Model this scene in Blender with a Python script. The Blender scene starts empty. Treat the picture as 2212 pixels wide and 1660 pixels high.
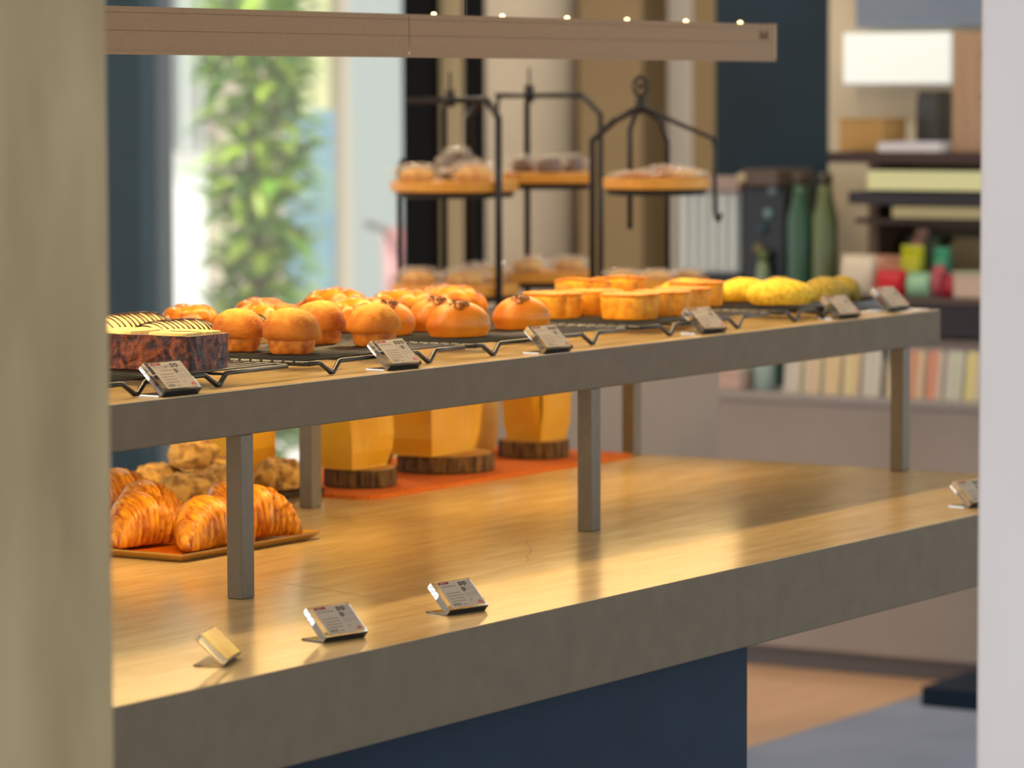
import bpy, math, random
from mathutils import Vector, Matrix, noise

# ------------------------------------------------------------------ camera, world, exposure
sc = bpy.context.scene
C = sc.collection
PI = math.pi
cam = bpy.data.cameras.new('camera'); camo = bpy.data.objects.new('camera', cam); C.objects.link(camo)
ir = Vector((0.54206, -0.84033, -0.00302)); fw = Vector((0.83777, 0.54032, -0.07896))
fw.normalize(); ir = (ir - fw * ir.dot(fw)).normalized(); iu = ir.cross(fw)
m = Matrix.Identity(4)
for i in range(3):
    m[i][0], m[i][1], m[i][2] = ir[i], iu[i], -fw[i]
m.translation = Vector((0, 0, 1.58))
camo.matrix_world = m
cam.sensor_fit = 'HORIZONTAL'; cam.sensor_width = 36.0; cam.lens = 36.0 * 7981.4 / 2212
cam.clip_start = .05; cam.clip_end = 200
cam.dof.use_dof = True; cam.dof.focus_distance = 5.35; cam.dof.aperture_fstop = 4.5
sc.camera = camo

W = bpy.data.worlds.new('world'); sc.world = W; W.use_nodes = True
bg = W.node_tree.nodes['Background']
bg.inputs[0].default_value = (.93, .97, 1.0, 1); bg.inputs[1].default_value = 1.7
sun = bpy.data.lights.new('sun', 'SUN'); suno = bpy.data.objects.new('sun', sun); C.objects.link(suno)
sun.energy = 4.0; sun.color = (1.0, .95, .86); sun.angle = .01
suno.rotation_euler = Vector((.40, -.52, -.75)).to_track_quat('-Z', 'Y').to_euler()
sc.view_settings.view_transform = 'Standard'; sc.view_settings.look = 'None'
sc.view_settings.gamma = 1; sc.view_settings.use_curve_mapping = False
sc.view_settings.exposure = 0.0
sc.cycles.use_denoising = True

# ------------------------------------------------------------------ helpers
def lin(h):
    h = h.lstrip('#'); o = []
    for i in (0, 2, 4):
        c = int(h[i:i+2], 16) / 255
        o.append(c / 12.92 if c <= .04045 else ((c + .055) / 1.055) ** 2.4)
    return (*o, 1)

MATS = {}
def mat(name, c1, c2=None, rough=.5, scale=20, stretch=(1, 1, 1), bump=0, bscale=None, metal=0, spec=.5,
        contrast=(.35, .65), detail=5, emit=None, estr=0, trans=0, ior=1.45, coat=0, distort=0, rvar=0, sss=0, zramp=None):
    if name in MATS: return MATS[name]
    M = bpy.data.materials.new(name); M.use_nodes = True; MATS[name] = M
    nt = M.node_tree; N = nt.nodes; L = nt.links; b = N['Principled BSDF']
    b.inputs['Base Color'].default_value = lin(c1); b.inputs['Roughness'].default_value = rough
    b.inputs['Metallic'].default_value = metal; b.inputs['Specular IOR Level'].default_value = spec
    b.inputs['IOR'].default_value = ior; b.inputs['Transmission Weight'].default_value = trans
    b.inputs['Coat Weight'].default_value = coat; b.inputs['Coat Roughness'].default_value = .12
    if sss:
        b.inputs['Subsurface Weight'].default_value = sss; b.inputs['Subsurface Scale'].default_value = .01
    if emit:
        b.inputs['Emission Color'].default_value = lin(emit); b.inputs['Emission Strength'].default_value = estr
    if c2 or bump:
        tc = N.new('ShaderNodeTexCoord'); mp = N.new('ShaderNodeMapping'); mp.inputs['Scale'].default_value = stretch
        L.new(tc.outputs['Object'], mp.inputs[0])
        nz = N.new('ShaderNodeTexNoise'); nz.inputs['Scale'].default_value = scale; nz.inputs['Detail'].default_value = detail
        nz.inputs['Distortion'].default_value = distort
        L.new(mp.outputs[0], nz.inputs['Vector'])
        if c2:
            r = N.new('ShaderNodeValToRGB'); r.color_ramp.elements[0].position = contrast[0]; r.color_ramp.elements[1].position = contrast[1]
            r.color_ramp.elements[0].color = lin(c1); r.color_ramp.elements[1].color = lin(c2)
            L.new(nz.outputs['Fac'], r.inputs[0]); L.new(r.outputs[0], b.inputs['Base Color'])
            if zramp:   # dusting / baking that follows the height of the bread
                sp = N.new('ShaderNodeSeparateXYZ'); L.new(tc.outputs['Object'], sp.inputs[0])
                n3 = N.new('ShaderNodeTexNoise'); n3.inputs['Scale'].default_value = 90; L.new(tc.outputs['Object'], n3.inputs['Vector'])
                ma = N.new('ShaderNodeMath'); ma.operation = 'MULTIPLY_ADD'; ma.inputs[1].default_value = (zramp[1] - zramp[0]) * .9; L.new(n3.outputs['Fac'], ma.inputs[0]); L.new(sp.outputs['Z'], ma.inputs[2])
                m2 = N.new('ShaderNodeMapRange'); m2.inputs[1].default_value = zramp[0] + (zramp[1] - zramp[0]) * .45; m2.inputs[2].default_value = zramp[1] + (zramp[1] - zramp[0]) * .45; L.new(ma.outputs[0], m2.inputs[0])
                mx = N.new('ShaderNodeMix'); mx.data_type = 'RGBA'; L.new(m2.outputs[0], mx.inputs[0]); L.new(r.outputs[0], mx.inputs[6]); mx.inputs[7].default_value = lin(zramp[2])
                L.new(mx.outputs[2], b.inputs['Base Color'])
        if rvar:
            mr = N.new('ShaderNodeMapRange'); mr.inputs[3].default_value = rough - rvar; mr.inputs[4].default_value = rough + rvar
            L.new(nz.outputs['Fac'], mr.inputs[0]); L.new(mr.outputs[0], b.inputs['Roughness'])
        if bump:
            n2 = nz
            if bscale:
                n2 = N.new('ShaderNodeTexNoise'); n2.inputs['Scale'].default_value = bscale; n2.inputs['Detail'].default_value = 4
                L.new(mp.outputs[0], n2.inputs['Vector'])
            bp = N.new('ShaderNodeBump'); bp.inputs['Strength'].default_value = 1; bp.inputs['Distance'].default_value = bump
            L.new(n2.outputs['Fac'], bp.inputs['Height']); L.new(bp.outputs[0], b.inputs['Normal'])
    return M

def film(name, c='#ffffff', t=.72, rough=.08):
    if name in MATS: return MATS[name]
    M = bpy.data.materials.new(name); M.use_nodes = True; MATS[name] = M
    nt = M.node_tree; N = nt.nodes; L = nt.links; N.clear()
    o = N.new('ShaderNodeOutputMaterial'); mx = N.new('ShaderNodeMixShader'); tr = N.new('ShaderNodeBsdfTransparent')
    gl = N.new('ShaderNodeBsdfPrincipled'); gl.inputs['Base Color'].default_value = lin(c); gl.inputs['Roughness'].default_value = rough
    fr = N.new('ShaderNodeLayerWeight'); fr.inputs[0].default_value = .25
    mr = N.new('ShaderNodeMapRange'); mr.inputs[3].default_value = 1 - t; mr.inputs[4].default_value = min(1, 1 - t + .25)
    L.new(fr.outputs['Facing'], mr.inputs[0]); L.new(mr.outputs[0], mx.inputs[0])
    L.new(tr.outputs[0], mx.inputs[1]); L.new(gl.outputs[0], mx.inputs[2]); L.new(mx.outputs[0], o.inputs[0])
    return M

class MB:
    """collects shapes into one mesh"""
    def __init__(s): s.v = []; s.f = []; s.mi = []; s.m = 0
    def add(s, v, f):
        o = len(s.v); s.v += [tuple(p) for p in v]; s.f += [tuple(i + o for i in q) for q in f]; s.mi += [s.m] * len(f)
    def box(s, x0, x1, y0, y1, z0, z1):
        s.add([(x, y, z) for x in (x0, x1) for y in (y0, y1) for z in (z0, z1)],
              [(0, 1, 3, 2), (4, 6, 7, 5), (0, 4, 5, 1), (2, 3, 7, 6), (0, 2, 6, 4), (1, 5, 7, 3)])
    def prism(s, poly, z0, z1, top_scale=1.0):
        n = len(poly); cx = sum(p[0] for p in poly) / n; cy = sum(p[1] for p in poly) / n
        v = [(x, y, z0) for x, y in poly] + [(cx + (x - cx) * top_scale, cy + (y - cy) * top_scale, z1) for x, y in poly]
        f = [tuple(range(n - 1, -1, -1)), tuple(range(n, 2 * n))] + [(i, (i + 1) % n, n + (i + 1) % n, n + i) for i in range(n)]
        s.add(v, f)
    def tube(s, pts, r, n=8, cap=True):
        pts = [Vector(p) for p in pts]; rs = r if isinstance(r, (list, tuple)) else [r] * len(pts)
        v = []; f = []; prev = None
        for i, p in enumerate(pts):
            if i == 0: t = pts[1] - pts[0]
            elif i == len(pts) - 1: t = pts[-1] - pts[-2]
            else: t = (pts[i + 1] - p).normalized() + (p - pts[i - 1]).normalized()
            t = t.normalized() if t.length > 1e-9 else Vector((0, 0, 1))
            if prev is None:
                a = Vector((0, 0, 1)) if abs(t.z) < .9 else Vector((1, 0, 0)); u = t.cross(a).normalized()
            else:
                u = prev - t * prev.dot(t); u = u.normalized() if u.length > 1e-6 else t.orthogonal().normalized()
            prev = u; w = t.cross(u)
            for k in range(n):
                a = 2 * PI * k / n; v.append(p + (u * math.cos(a) + w * math.sin(a)) * rs[i])
        for i in range(len(pts) - 1):
            for k in range(n):
                f.append((i * n + k, i * n + (k + 1) % n, (i + 1) * n + (k + 1) % n, (i + 1) * n + k))
        if cap: f += [tuple(range(n - 1, -1, -1)), tuple(range((len(pts) - 1) * n, len(pts) * n))]
        s.add(v, f)
    def lathe(s, prof, n=36, sx=1, sy=1, fn=None):
        v = []; f = []
        for r, z in prof:
            for k in range(n):
                a = 2 * PI * k / n; p = Vector((r * math.cos(a) * sx, r * math.sin(a) * sy, z))
                v.append(fn(p) if fn else p)
        for i in range(len(prof) - 1):
            for k in range(n): f.append((i * n + k, i * n + (k + 1) % n, (i + 1) * n + (k + 1) % n, (i + 1) * n + k))
        f += [tuple(range(n - 1, -1, -1)), tuple(range((len(prof) - 1) * n, len(prof) * n))]
        s.add(v, f)
    def loft(s, rings):
        n = len(rings[0]); v = [p for r in rings for p in r]; f = []
        for i in range(len(rings) - 1):
            for k in range(n): f.append((i * n + k, i * n + (k + 1) % n, (i + 1) * n + (k + 1) % n, (i + 1) * n + k))
        f += [tuple(range(n - 1, -1, -1)), tuple(range((len(rings) - 1) * n, len(rings) * n))]
        s.add(v, f)
    def build(s, name, mats, parent=None, smooth=False, loc=None, rot=None, bevel=0):
        me = bpy.data.meshes.new(name); me.from_pydata(s.v, [], s.f)
        for M in (mats if isinstance(mats, (list, tuple)) else [mats]): me.materials.append(M)
        if s.m: me.polygons.foreach_set('material_index', s.mi)
        if smooth: me.polygons.foreach_set('use_smooth', [True] * len(me.polygons))
        me.update(); o = bpy.data.objects.new(name, me); C.objects.link(o)
        if parent: o.parent = parent
        if loc: o.location = loc
        if rot: o.rotation_euler = rot
        if bevel:
            b = o.modifiers.new('bevel', 'BEVEL'); b.width = bevel; b.segments = 2; b.limit_method = 'ANGLE'
        return o

def tag(o, label, cat, group=None, kind=None):
    o['label'] = label; o['category'] = cat
    if group: o['group'] = group
    if kind: o['kind'] = kind
    return o
def thing(name, label, cat, loc=(0, 0, 0), rz=0, group=None, rot=None):
    o = bpy.data.objects.new(name, None); C.objects.link(o); o.empty_display_size = .05
    o.location = loc; o.rotation_euler = rot or (0, 0, rz)
    return tag(o, label, cat, group)
def struct(o): o['kind'] = 'structure'; return o
def copy_thing(src, label, loc, rz=0, sc_=1, rot=None):
    r = src.copy(); C.objects.link(r); r.location = loc; r.rotation_euler = rot or (0, 0, rz)
    r.scale = (sc_,) * 3 if not isinstance(sc_, tuple) else sc_
    r['label'] = label
    for ch in src.children:
        c = ch.copy(); C.objects.link(c); c.parent = r
        for g in ch.children:
            d = g.copy(); C.objects.link(d); d.parent = c
    return r
def scatter(maker, rows, group):
    """rows: (label, loc, rz, scale[, rot]); the first is the original, the rest copies"""
    src = None; out = []
    for row in rows:
        label, loc, rz, s = row[:4]; rot = row[4] if len(row) > 4 else None
        if src is None:
            src = maker(label, loc, rz, group)
            src.scale = (s,) * 3 if not isinstance(s, tuple) else s
            if rot: src.rotation_euler = rot
            out.append(src)
        else: out.append(copy_thing(src, label, loc, rz, s, rot))
    return out
def nz(p, f, seed=0): return noise.noise(Vector(p) * f + Vector((seed * 7.3, seed * 3.1, seed * 5.7)))
def fr(p, f, seed=0, o=4): return noise.fractal(Vector(p) * f + Vector((seed * 7.3, seed * 3.1, seed * 5.7)), 1.0, 2.0, o)
def smooth01(a, b, x):
    t = max(0, min(1, (x - a) / (b - a))); return t * t * (3 - 2 * t)

# ------------------------------------------------------------------ levels
ZC, ZS = .86, 1.16            # counter top, upper shelf top
ZR = ZS + .024                # top of the cooling racks

# ------------------------------------------------------------------ materials of the setting
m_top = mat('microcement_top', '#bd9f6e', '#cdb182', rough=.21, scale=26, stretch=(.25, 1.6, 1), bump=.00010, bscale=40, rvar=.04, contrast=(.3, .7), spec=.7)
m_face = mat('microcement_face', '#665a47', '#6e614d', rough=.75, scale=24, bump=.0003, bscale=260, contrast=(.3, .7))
m_post = mat('grey_painted_steel', '#6b6150', '#706655', rough=.6, scale=60)
m_navy = mat('navy_panel', '#092032', '#0c263a', rough=.65, scale=6, spec=.3)
m_black = mat('black_wire', '#15130f', rough=.35, spec=.6)
m_concrete = mat('pillar_concrete', '#877350', '#a8946c', rough=.85, scale=5, stretch=(1.4, 1.4, .40), bump=.002, bscale=16, contrast=(.3, .7), detail=4)
m_white = mat('white_plaster', '#dbd0c8', '#e2d8d0', rough=.8, scale=2)

# ------------------------------------------------------------------ setting: floor, ceiling, walls
b = MB(); b.box(-6, 11.0, -8, 4.30, -.1, 0)
struct(b.build('floor', mat('floor_grey_blue', '#8c9ab4', '#98a6c0', rough=.55, scale=3)))
b = MB(); b.box(-6, 11.0, 4.30, 14, -.1, .002)
struct(b.build('floor_timber', mat('floor_timber', '#d0a884', '#dcb894', rough=.45, scale=5, stretch=(.3, 8, 1), contrast=(.3, .7))))
b = MB(); b.box(1.6, 11.2, -1.5, 13, 3.0, 3.15)
struct(b.build('ceiling', mat('ceiling_plaster', '#b9b2a4', rough=.9)))
# concrete pillar in the left foreground, white wall end on the right
b = MB(); b.box(2.50, 2.96, 2.40, 2.86, 0, 3.0)
tag(struct(b.build('wall_left', m_concrete, bevel=.004)), 'rough beige concrete pillar filling the left edge of the view', 'pillar')
b = MB(); b.box(3.896, 4.24, 1.50, 1.868, 0, 3.0)
tag(struct(b.build('wall_right', m_white, bevel=.006)), 'plain white wall pier along the right edge of the view', 'wall')

XB = 11.0
m_cream = mat('cream_plaster', '#cdc3ac', '#d6ccb6', rough=.85, scale=2)
m_tan = mat('tan_plaster', '#958260', '#9c8966', rough=.85, scale=2)
m_dark = mat('black_frame', '#07090d', rough=.7, spec=.2)
m_teal = mat('dark_teal_frame', '#0d3342', '#123c48', rough=.5, scale=4)
b = MB(); b.box(XB, XB + .2, 3.2, 7.10, 0, 3.0); b.box(XB, XB + .2, 9.25, 13, 0, 3.0); b.box(XB, XB + .2, 7.10, 9.25, 2.55, 3.0); b.box(XB, XB + .2, 7.10, 9.25, 0, .06)
struct(b.build('wall_back', m_cream))
b = MB(); b.box(XB - .10, XB + .1, 7.363, 7.491, 0, 3.0); struct(b.build('trim_1', m_dark))
b = MB(); b.box(XB - .05, XB + .1, 7.215, 7.40, 0, 3.0); struct(b.build('trim_2', mat('cream_strip', '#c0b490', rough=.85)))
b = MB(); b.box(XB - .12, XB + .1, 7.097, 7.217, 0, 3.0); struct(b.build('trim_3', m_dark))
b = MB(); b.lathe([(.165, 0), (.165, 3.0)], 40); struct(b.build('trim_4', m_cream, smooth=True, loc=(XB - .17, 6.895, 0)))
b = MB(); b.box(XB - .20, XB + .1, 6.436, 6.69, 0, 3.0); struct(b.build('trim_5', m_tan))
b = MB(); b.box(XB - .03, XB + .1, 6.25, 6.555, 0, 3.0); struct(b.build('trim_6', mat('pale_panel', '#d6d4cc', rough=.7)))
b = MB(); b.box(XB - .16, XB + .1, 6.171, 6.263, 0, 3.0); struct(b.build('trim_7', mat('tan_trim', '#94805c', rough=.8)))
# shop window with frame, sill and panes
w = thing('window_1', 'tall shop window onto the bright street and green plant', 'window', (XB, 8.2, 0)); w['kind'] = 'structure'
b = MB(); b.box(-.08, .12, .50, .66, .06, 2.55); b.build('window_frame', m_teal, w)
b = MB(); b.box(-.02, .12, -.70, -.66, .06, 2.55); b.build('window_frame', m_dark, w)
b = MB(); b.box(-.10, .14, -.70, .80, .06, .12); b.build('window_sill', m_teal, w)
m_pane = film('window_glass', '#ffffff', .93, .02)
b = MB(); b.box(.008, .016, -.66, .50, .12, 2.55); b.build('pane', m_pane, w)
b = MB(); b.box(-.08, .12, .66, 1.05, .06, 2.55); b.build('window_frame', mat('frame_lilac_reflection', '#5f6678', '#2c3f4c', rough=.4, scale=2, stretch=(1, 1, .5)), w)  # pale lilac reflection mixed into the frame colour

# ------------------------------------------------------------------ the street beyond the window
b = MB(); b.box(11.25, 40, 2, 40, -.12, -.02); struct(b.build('pavement', mat('pavement', '#c9c4ba', '#d8d4cc', rough=.8, scale=1.2)))
b_ = thing('street_facade', 'pale building across the street seen through the window', 'building', (19, 14.5, 0))
b = MB(); b.box(0, .5, -4.5, .08, 0, 7); b.build('wall', mat('facade_beige', '#b3a895', '#bfb4a2', rough=.9, scale=.7), b_)
b = MB(); b.box(0, .5, .1, 5.5, 0, 7); b.build('wall', mat('facade_white', '#dfe2dd', '#eef0ec', rough=.9, scale=.8), b_)
ms = mat('slat_white', '#b9c2bf', rough=.8)
for k in range(12):
    b = MB(); b.box(-.12, 0, .14 + k * .14, .20 + k * .14, 1.2, 4.2); b.build('slat', ms, b_)
b = MB(); b.box(-.06, 0, -1.5, -1.08, .2, 3.6); b.build('shutter', mat('shutter_grey_green', '#8f9a98', rough=.8), b_)
b = MB(); b.box(-.06, 0, -.92, -.62, .2, 3.2); b.build('shutter', mat('shutter_sand', '#c4c498', rough=.8), b_)
def leafy(name, label, loc, rx, ry, rzz, n, cols, seed, size):
    t = thing(name, label, 'plant', loc); rnd = random.Random(seed)
    mb = MB(); mb.tube([(0, 0, 0), (.03, .02, rzz * .6), (0, .05, rzz * 1.3)], [.035, .028, .012]); mb.build('stem', mat('plant_stem', '#4f4a2c', rough=.8), t)
    mbs = [MB() for _ in cols]
    for i in range(n):
        a = rnd.random() * 2 * PI; zz = rnd.random() ** .8; r = rnd.random() ** .5
        p = Vector((math.cos(a) * r * rx, math.sin(a) * r * ry, .15 + zz * rzz * 1.55))
        d = Vector((math.cos(a) + rnd.uniform(-.6, .6), math.sin(a) + rnd.uniform(-.6, .6), rnd.uniform(-.7, .9))).normalized()
        s = d.cross(Vector((0, 0, 1))).normalized(); up = s.cross(d); Ls = size * rnd.uniform(.6, 1.3); wd = Ls * .22
        v = [p, p + d * Ls * .4 + s * wd, p + d * Ls - up * Ls * .15, p + d * Ls * .4 - s * wd, p + d * Ls * .45 + up * Ls * .06]
        rnd.choice(mbs).add(v, [(0, 1, 4), (1, 2, 4), (2, 3, 4), (3, 0, 4)])
    for k, mb in enumerate(mbs):
        o = mb.build('foliage', mat('leaf_%d' % k, cols[k], rough=.45, spec=.6), t); o['kind'] = 'stuff'
    return t
leafy('street_shrub', 'tall bright green leafy plant standing outside the window', (12.55, 9.36, 0), .15, .15, 1.2, 800, ['#74b428', '#4a8a1e', '#b4d848'], 4, .19)
leafy('street_shrub', 'low dark green plant in front of the tall one, close to the window', (11.75, 8.80, 0), .16, .16, .36, 380, ['#3f7a1c', '#2c5c1c'], 9, .16)
t = thing('street_sign', 'blue and pale sign board standing out on the street', 'sign', (13.6, 9.86, 0))
b = MB(); b.box(-.02, .02, -.13, .13, .55, 1.5); b.build('board', mat('sign_blue', '#6f9cc4', '#8fb6b8', rough=.5, scale=3), t)
b = MB(); b.box(-.02, .02, -.10, -.07, 0, .55); b.build('leg', m_dark, t)
b = MB(); b.box(-.02, .02, .07, .10, 0, .55); b.build('leg', m_dark, t)
t = thing('parked_scooter', 'pink and grey scooter parked outside by the black window post', 'scooter', (13.8, 9.2, 0), rz=1.2)
b = MB(); b.tube([(-.5, 0, .42), (-.2, 0, .55), (.1, 0, .35), (.4, 0, .4), (.5, 0, .95)], [.12, .14, .08, .09, .05], 12); b.build('body', mat('scooter_pink', '#c98a8a', rough=.35), t, smooth=True)
b = MB(); b.tube([(-.35, 0, .7), (.0, 0, .72)], [.1, .08], 12); b.build('seat', m_dark, t, smooth=True)
for xx in (-.5, .55):
    b = MB(); b.tube([(xx + .22 * math.cos(a), 0, .25 + .22 * math.sin(a)) for a in [i * PI / 10 for i in range(21)]], .05, 8, False); b.build('wheel', m_dark, t, smooth=True)
b = MB(); b.tube([(.48, -.16, .98), (.5, 0, .94), (.48, .16, .98)], .018); b.build('handlebar', mat('scooter_grey', '#8a8a88', rough=.4), t, smooth=True)

# ------------------------------------------------------------------ display counter (island) and upper shelf
ct = thing('display_counter', 'long island counter with ochre microcement slab on a navy base', 'counter', (3.05, 2.722, 0))
YL = 4.26 - 2.722; XL = 6.29 - 3.05
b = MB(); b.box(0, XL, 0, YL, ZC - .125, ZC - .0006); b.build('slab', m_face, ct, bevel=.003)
b = MB(); b.box(.002, XL - .002, .002, YL - .002, ZC - .002, ZC); b.build('countertop', m_top, ct)
b = MB(); b.box(.25, 5.11 - 3.05, .128, YL - .13, .0, ZC - .125); b.build('base', m_navy, ct, bevel=.002)
def crack(pts, wd=.0011):
    mb = MB(); pts = [Vector((x - 3.05, y - 2.722, ZC + .0002)) for x, y in pts]
    for p, q in zip(pts, pts[1:]):
        d = (q - p).normalized(); n = Vector((-d.y, d.x, 0)) * wd / 2
        mb.add([p - n, q - n, q + n, p + n], [(0, 1, 2, 3)])
    mb.build('crack', mat('crack_line', '#6b5330', rough=.9), ct)
rr = random.Random(3)
crack([(4.353 + (4.223 - 4.353) * (i / 16) ** 1.4 + rr.uniform(-.002, .002), 3.254 + (2.841 - 3.254) * i / 16 + rr.uniform(-.003, .003)) for i in range(17)])
crack([(4.99 - .031 * i, 3.186 - .0195 * i + rr.uniform(-.005, .005)) for i in range(9)])

sh = thing('bread_shelf', 'raised microcement shelf on grey steel posts above the counter', 'shelf', (3.45, 3.147, ZC))
hs = ZS - ZC; sx = 6.40 - 3.45; sy = .647
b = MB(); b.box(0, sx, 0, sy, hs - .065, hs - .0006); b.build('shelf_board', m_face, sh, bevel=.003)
b = MB(); b.box(.002, sx - .002, .002, sy - .002, hs - .002, hs); b.build('shelf_top', m_top, sh)
for px_ in (4.173, 5.121, 6.245):
    for py_ in (3.149, 3.742):
        b = MB(); x = px_ - 3.45 + (.04 if py_ > 3.5 and px_ < 6 else 0); y = py_ - 3.147
        b.box(x - .0, x + .030, y, y + .027, .0003, hs - .0652); b.build('post', m_post, sh, bevel=.0015)
# slim warm LED strips fixed under the shelf board
for k, (x0, x1) in enumerate(((3.75, 4.95), (5.2, 6.2))):
    b = MB(); b.box(x0 - 3.45, x1 - 3.45, .33, .352, hs - .071, hs - .0655)
    b.build('led_strip', mat('led_strip_glow', '#ffd9a0', emit='#ffd68c', estr=34), sh)

# ------------------------------------------------------------------ long pendant lamp over the shelf
pl = thing('pendant_lamp', 'long beige linear pendant lamp hanging above the shelf', 'lamp', (3.6, 3.46, 1.642))
m_house = mat('pendant_paint', '#93714a', '#997850', rough=.6, scale=220)
def seg(x0, x1):
    mb = MB(); y0, y1 = -.026, .026
    for z0, z1, ins in ((0, .029, 0), (.029, .0302, .0016), (.0302, .0555, 0), (.0555, .0567, .0016), (.0567, .065, 0)):
        mb.box(x0, x1, y0 + ins, y1 - ins, z0, z1)
    mb.build('housing', m_house, pl)
seg(0, 1.416); seg(1.418, 2.655)
b = MB(); b.box(2.655, 2.663, -.027, .027, -.001, .066); b.build('end_cap', mat('pendant_cap', '#b39464', rough=.6), pl)
b = MB(); b.box(.0, 2.663, -.027, -.0245, -.006, .0); b.box(.0, 2.663, .0245, .027, -.0045, .0); b.build('lip', m_house, pl)
b = MB(); b.box(.02, 2.64, -.023, .023, -.0022, -.0002); b.build('diffuser', mat('pendant_glow', '#ffe0b0', emit='#ffdb98', estr=58), pl)
mg = mat('uplight_glow', '#fff2d0', emit='#ffdf9c', estr=5)
for x in (5.11, 5.319, 5.528, 5.732, 5.943, 6.148):
    b = MB(); b.lathe([(.003, 0), (.0045, .001), (.0045, .003), (.002, .005)], 10); b.build('uplight', mg, pl, loc=(x - 3.6, -.012, .065), smooth=True)
for k in range(3):
    b = MB(); b.box(2.60 + k * .012, 2.608 + k * .012, -.0266, -.026, .036, .052 - .004 * (k % 2)); b.build('print_mark', mat('pendant_print', '#5d4327', rough=.8), pl)
for x in (.35, 1.62):
    b = MB(); b.tube([(x, 0, .065), (x, 0, 1.358)], .0012, 6); b.build('cable', m_black, pl)

# ------------------------------------------------------------------ added fill lights on the unseen ceiling, brightening stands and background
def fill(label, x, y, watts, col):
    t = thing('ceiling_fill', label, 'lamp', (x, y, 3.0), 0, 'added ceiling fill lights')
    b = MB(); b.tube([(.11 * math.cos(k * PI / 16), .11 * math.sin(k * PI / 16), -.0105) for k in range(33)], .0095, 8, False); b.build('trim_ring', mat('fill_ring', '#d8d4cc', rough=.5), t, smooth=False)
    b = MB(); b.lathe([(.001, -.012), (.099, -.012), (.099, -.003), (.001, -.003)], 28); b.build('lens', mat('fill_glow_%d' % watts, '#fff4e0', emit=col, estr=watts), t)
    return t
fill('added ceiling light as downlight above the chilled case', 8.5, 4.1, 70, '#fff0dc')
fill('added ceiling light as downlight above the navy pillar machines', 8.5, 5.3, 70, '#fff0dc')
fill('added ceiling light as downlight above the far end of the shelf', 5.95, 3.95, 35, '#ffe0b0')
fill('added ceiling light as downlight to the left of the bread stands', 6.35, 5.15, 230, '#ffe0b0')
fill('added ceiling light as downlight before the cream column', 9.3, 6.3, 200, '#fff0dc')
fill('added ceiling light as downlight above the sandwich end of the grey counter', 8.5, 3.3, 70, '#fff0dc')

# ------------------------------------------------------------------ cooling racks
def rack(label, loc, wd, dp, feet):
    t = thing('cooling_rack', label, 'cooling rack', loc, 0, 'black wire cooling racks on the shelf')
    r = .0038; z = .0195; c = .012
    mb = MB()
    def rail(y, inv):
        pts = [(c * .3, y, z)]
        for fx in feet:
            pts += [(fx - .030, y, z), (fx - .024, y, z - .001), (fx - .004, y - .004 * inv, r + .0005), (fx + .004, y - .004 * inv, r + .0005), (fx + .024, y, z - .001), (fx + .030, y, z)]
        pts.append((wd - c * .3, y, z)); mb.tube(pts, r, 8)
    rail(0, 1); rail(dp, -1)
    mb.tube([(c * .3, 0, z), (0, c * .3, z), (0, dp - c * .3, z), (c * .3, dp, z)], r, 8)
    mb.tube([(wd - c * .3, 0, z), (wd, c * .3, z), (wd, dp - c * .3, z), (wd - c * .3, dp, z)], r, 8)
    mb.build('rack_frame', m_black, t, smooth=True)
    mb = MB(); n = int(dp / .02)
    for i in range(1, n):
        y = i * dp / n; mb.tube([(-.004, y, z + .0028), (wd + .004, y, z + .0028)], .0019, 6)
    for i in range(1, 3): mb.tube([(wd * i / 3, 0, z - .0025), (wd * i / 3, dp, z - .0025)], .0022, 6)
    o = mb.build('wire_grid', m_black, t, smooth=True); return t
rack('cooling rack at the left end under the marbled loaf', (3.93, 3.203, ZS), .43, .50, (.07, .257))
rack('cooling rack under the sugar-dusted muffin buns', (4.405, 3.203, ZS), .425, .56, (.06, .317))
rack('cooling rack under the seeded oval buns in the middle', (4.85, 3.203, ZS), .47, .54, (.054, .355))
rack('cooling rack under the golden clover-shaped cakes', (5.36, 3.203, ZS), .46, .52, (.099, .336))
rack('cooling rack under the yellow crusted buns', (5.86, 3.203, ZS), .285, .40, (.05, .156))
t = thing('baking_tray', 'small black baking tray under the two olive yellow buns', 'tray', (6.158, 3.245, ZS))
b = MB(); b.box(0, .212, 0, .22, .001, .006); b.build('tray_bottom', m_black, t)
for (x0, x1, y0, y1) in ((0, .004, 0, .22), (.208, .212, 0, .22), (.004, .208, 0, .004), (.004, .208, .216, .22)):
    b = MB(); b.box(x0, x1, y0, y1, .006, .020); b.build('tray_rim', m_black, t)
for k, (x, y, rz, lb) in enumerate(((6.20, 3.215, .0, 'white paper sheet lying between the last two price cards'), (6.285, 3.160, .06, 'white paper sheet at the far right end of the shelf'))):
    b = MB(); b.box(0, .10, 0, .06 if k else .028, .0004, .0016); tag(b.build('paper_sheet', mat('white_paper', '#e4e4e6', rough=.7), loc=(x, y, ZS), rot=(0, 0, rz)), lb, 'paper', 'loose paper sheets on the shelf')

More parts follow.
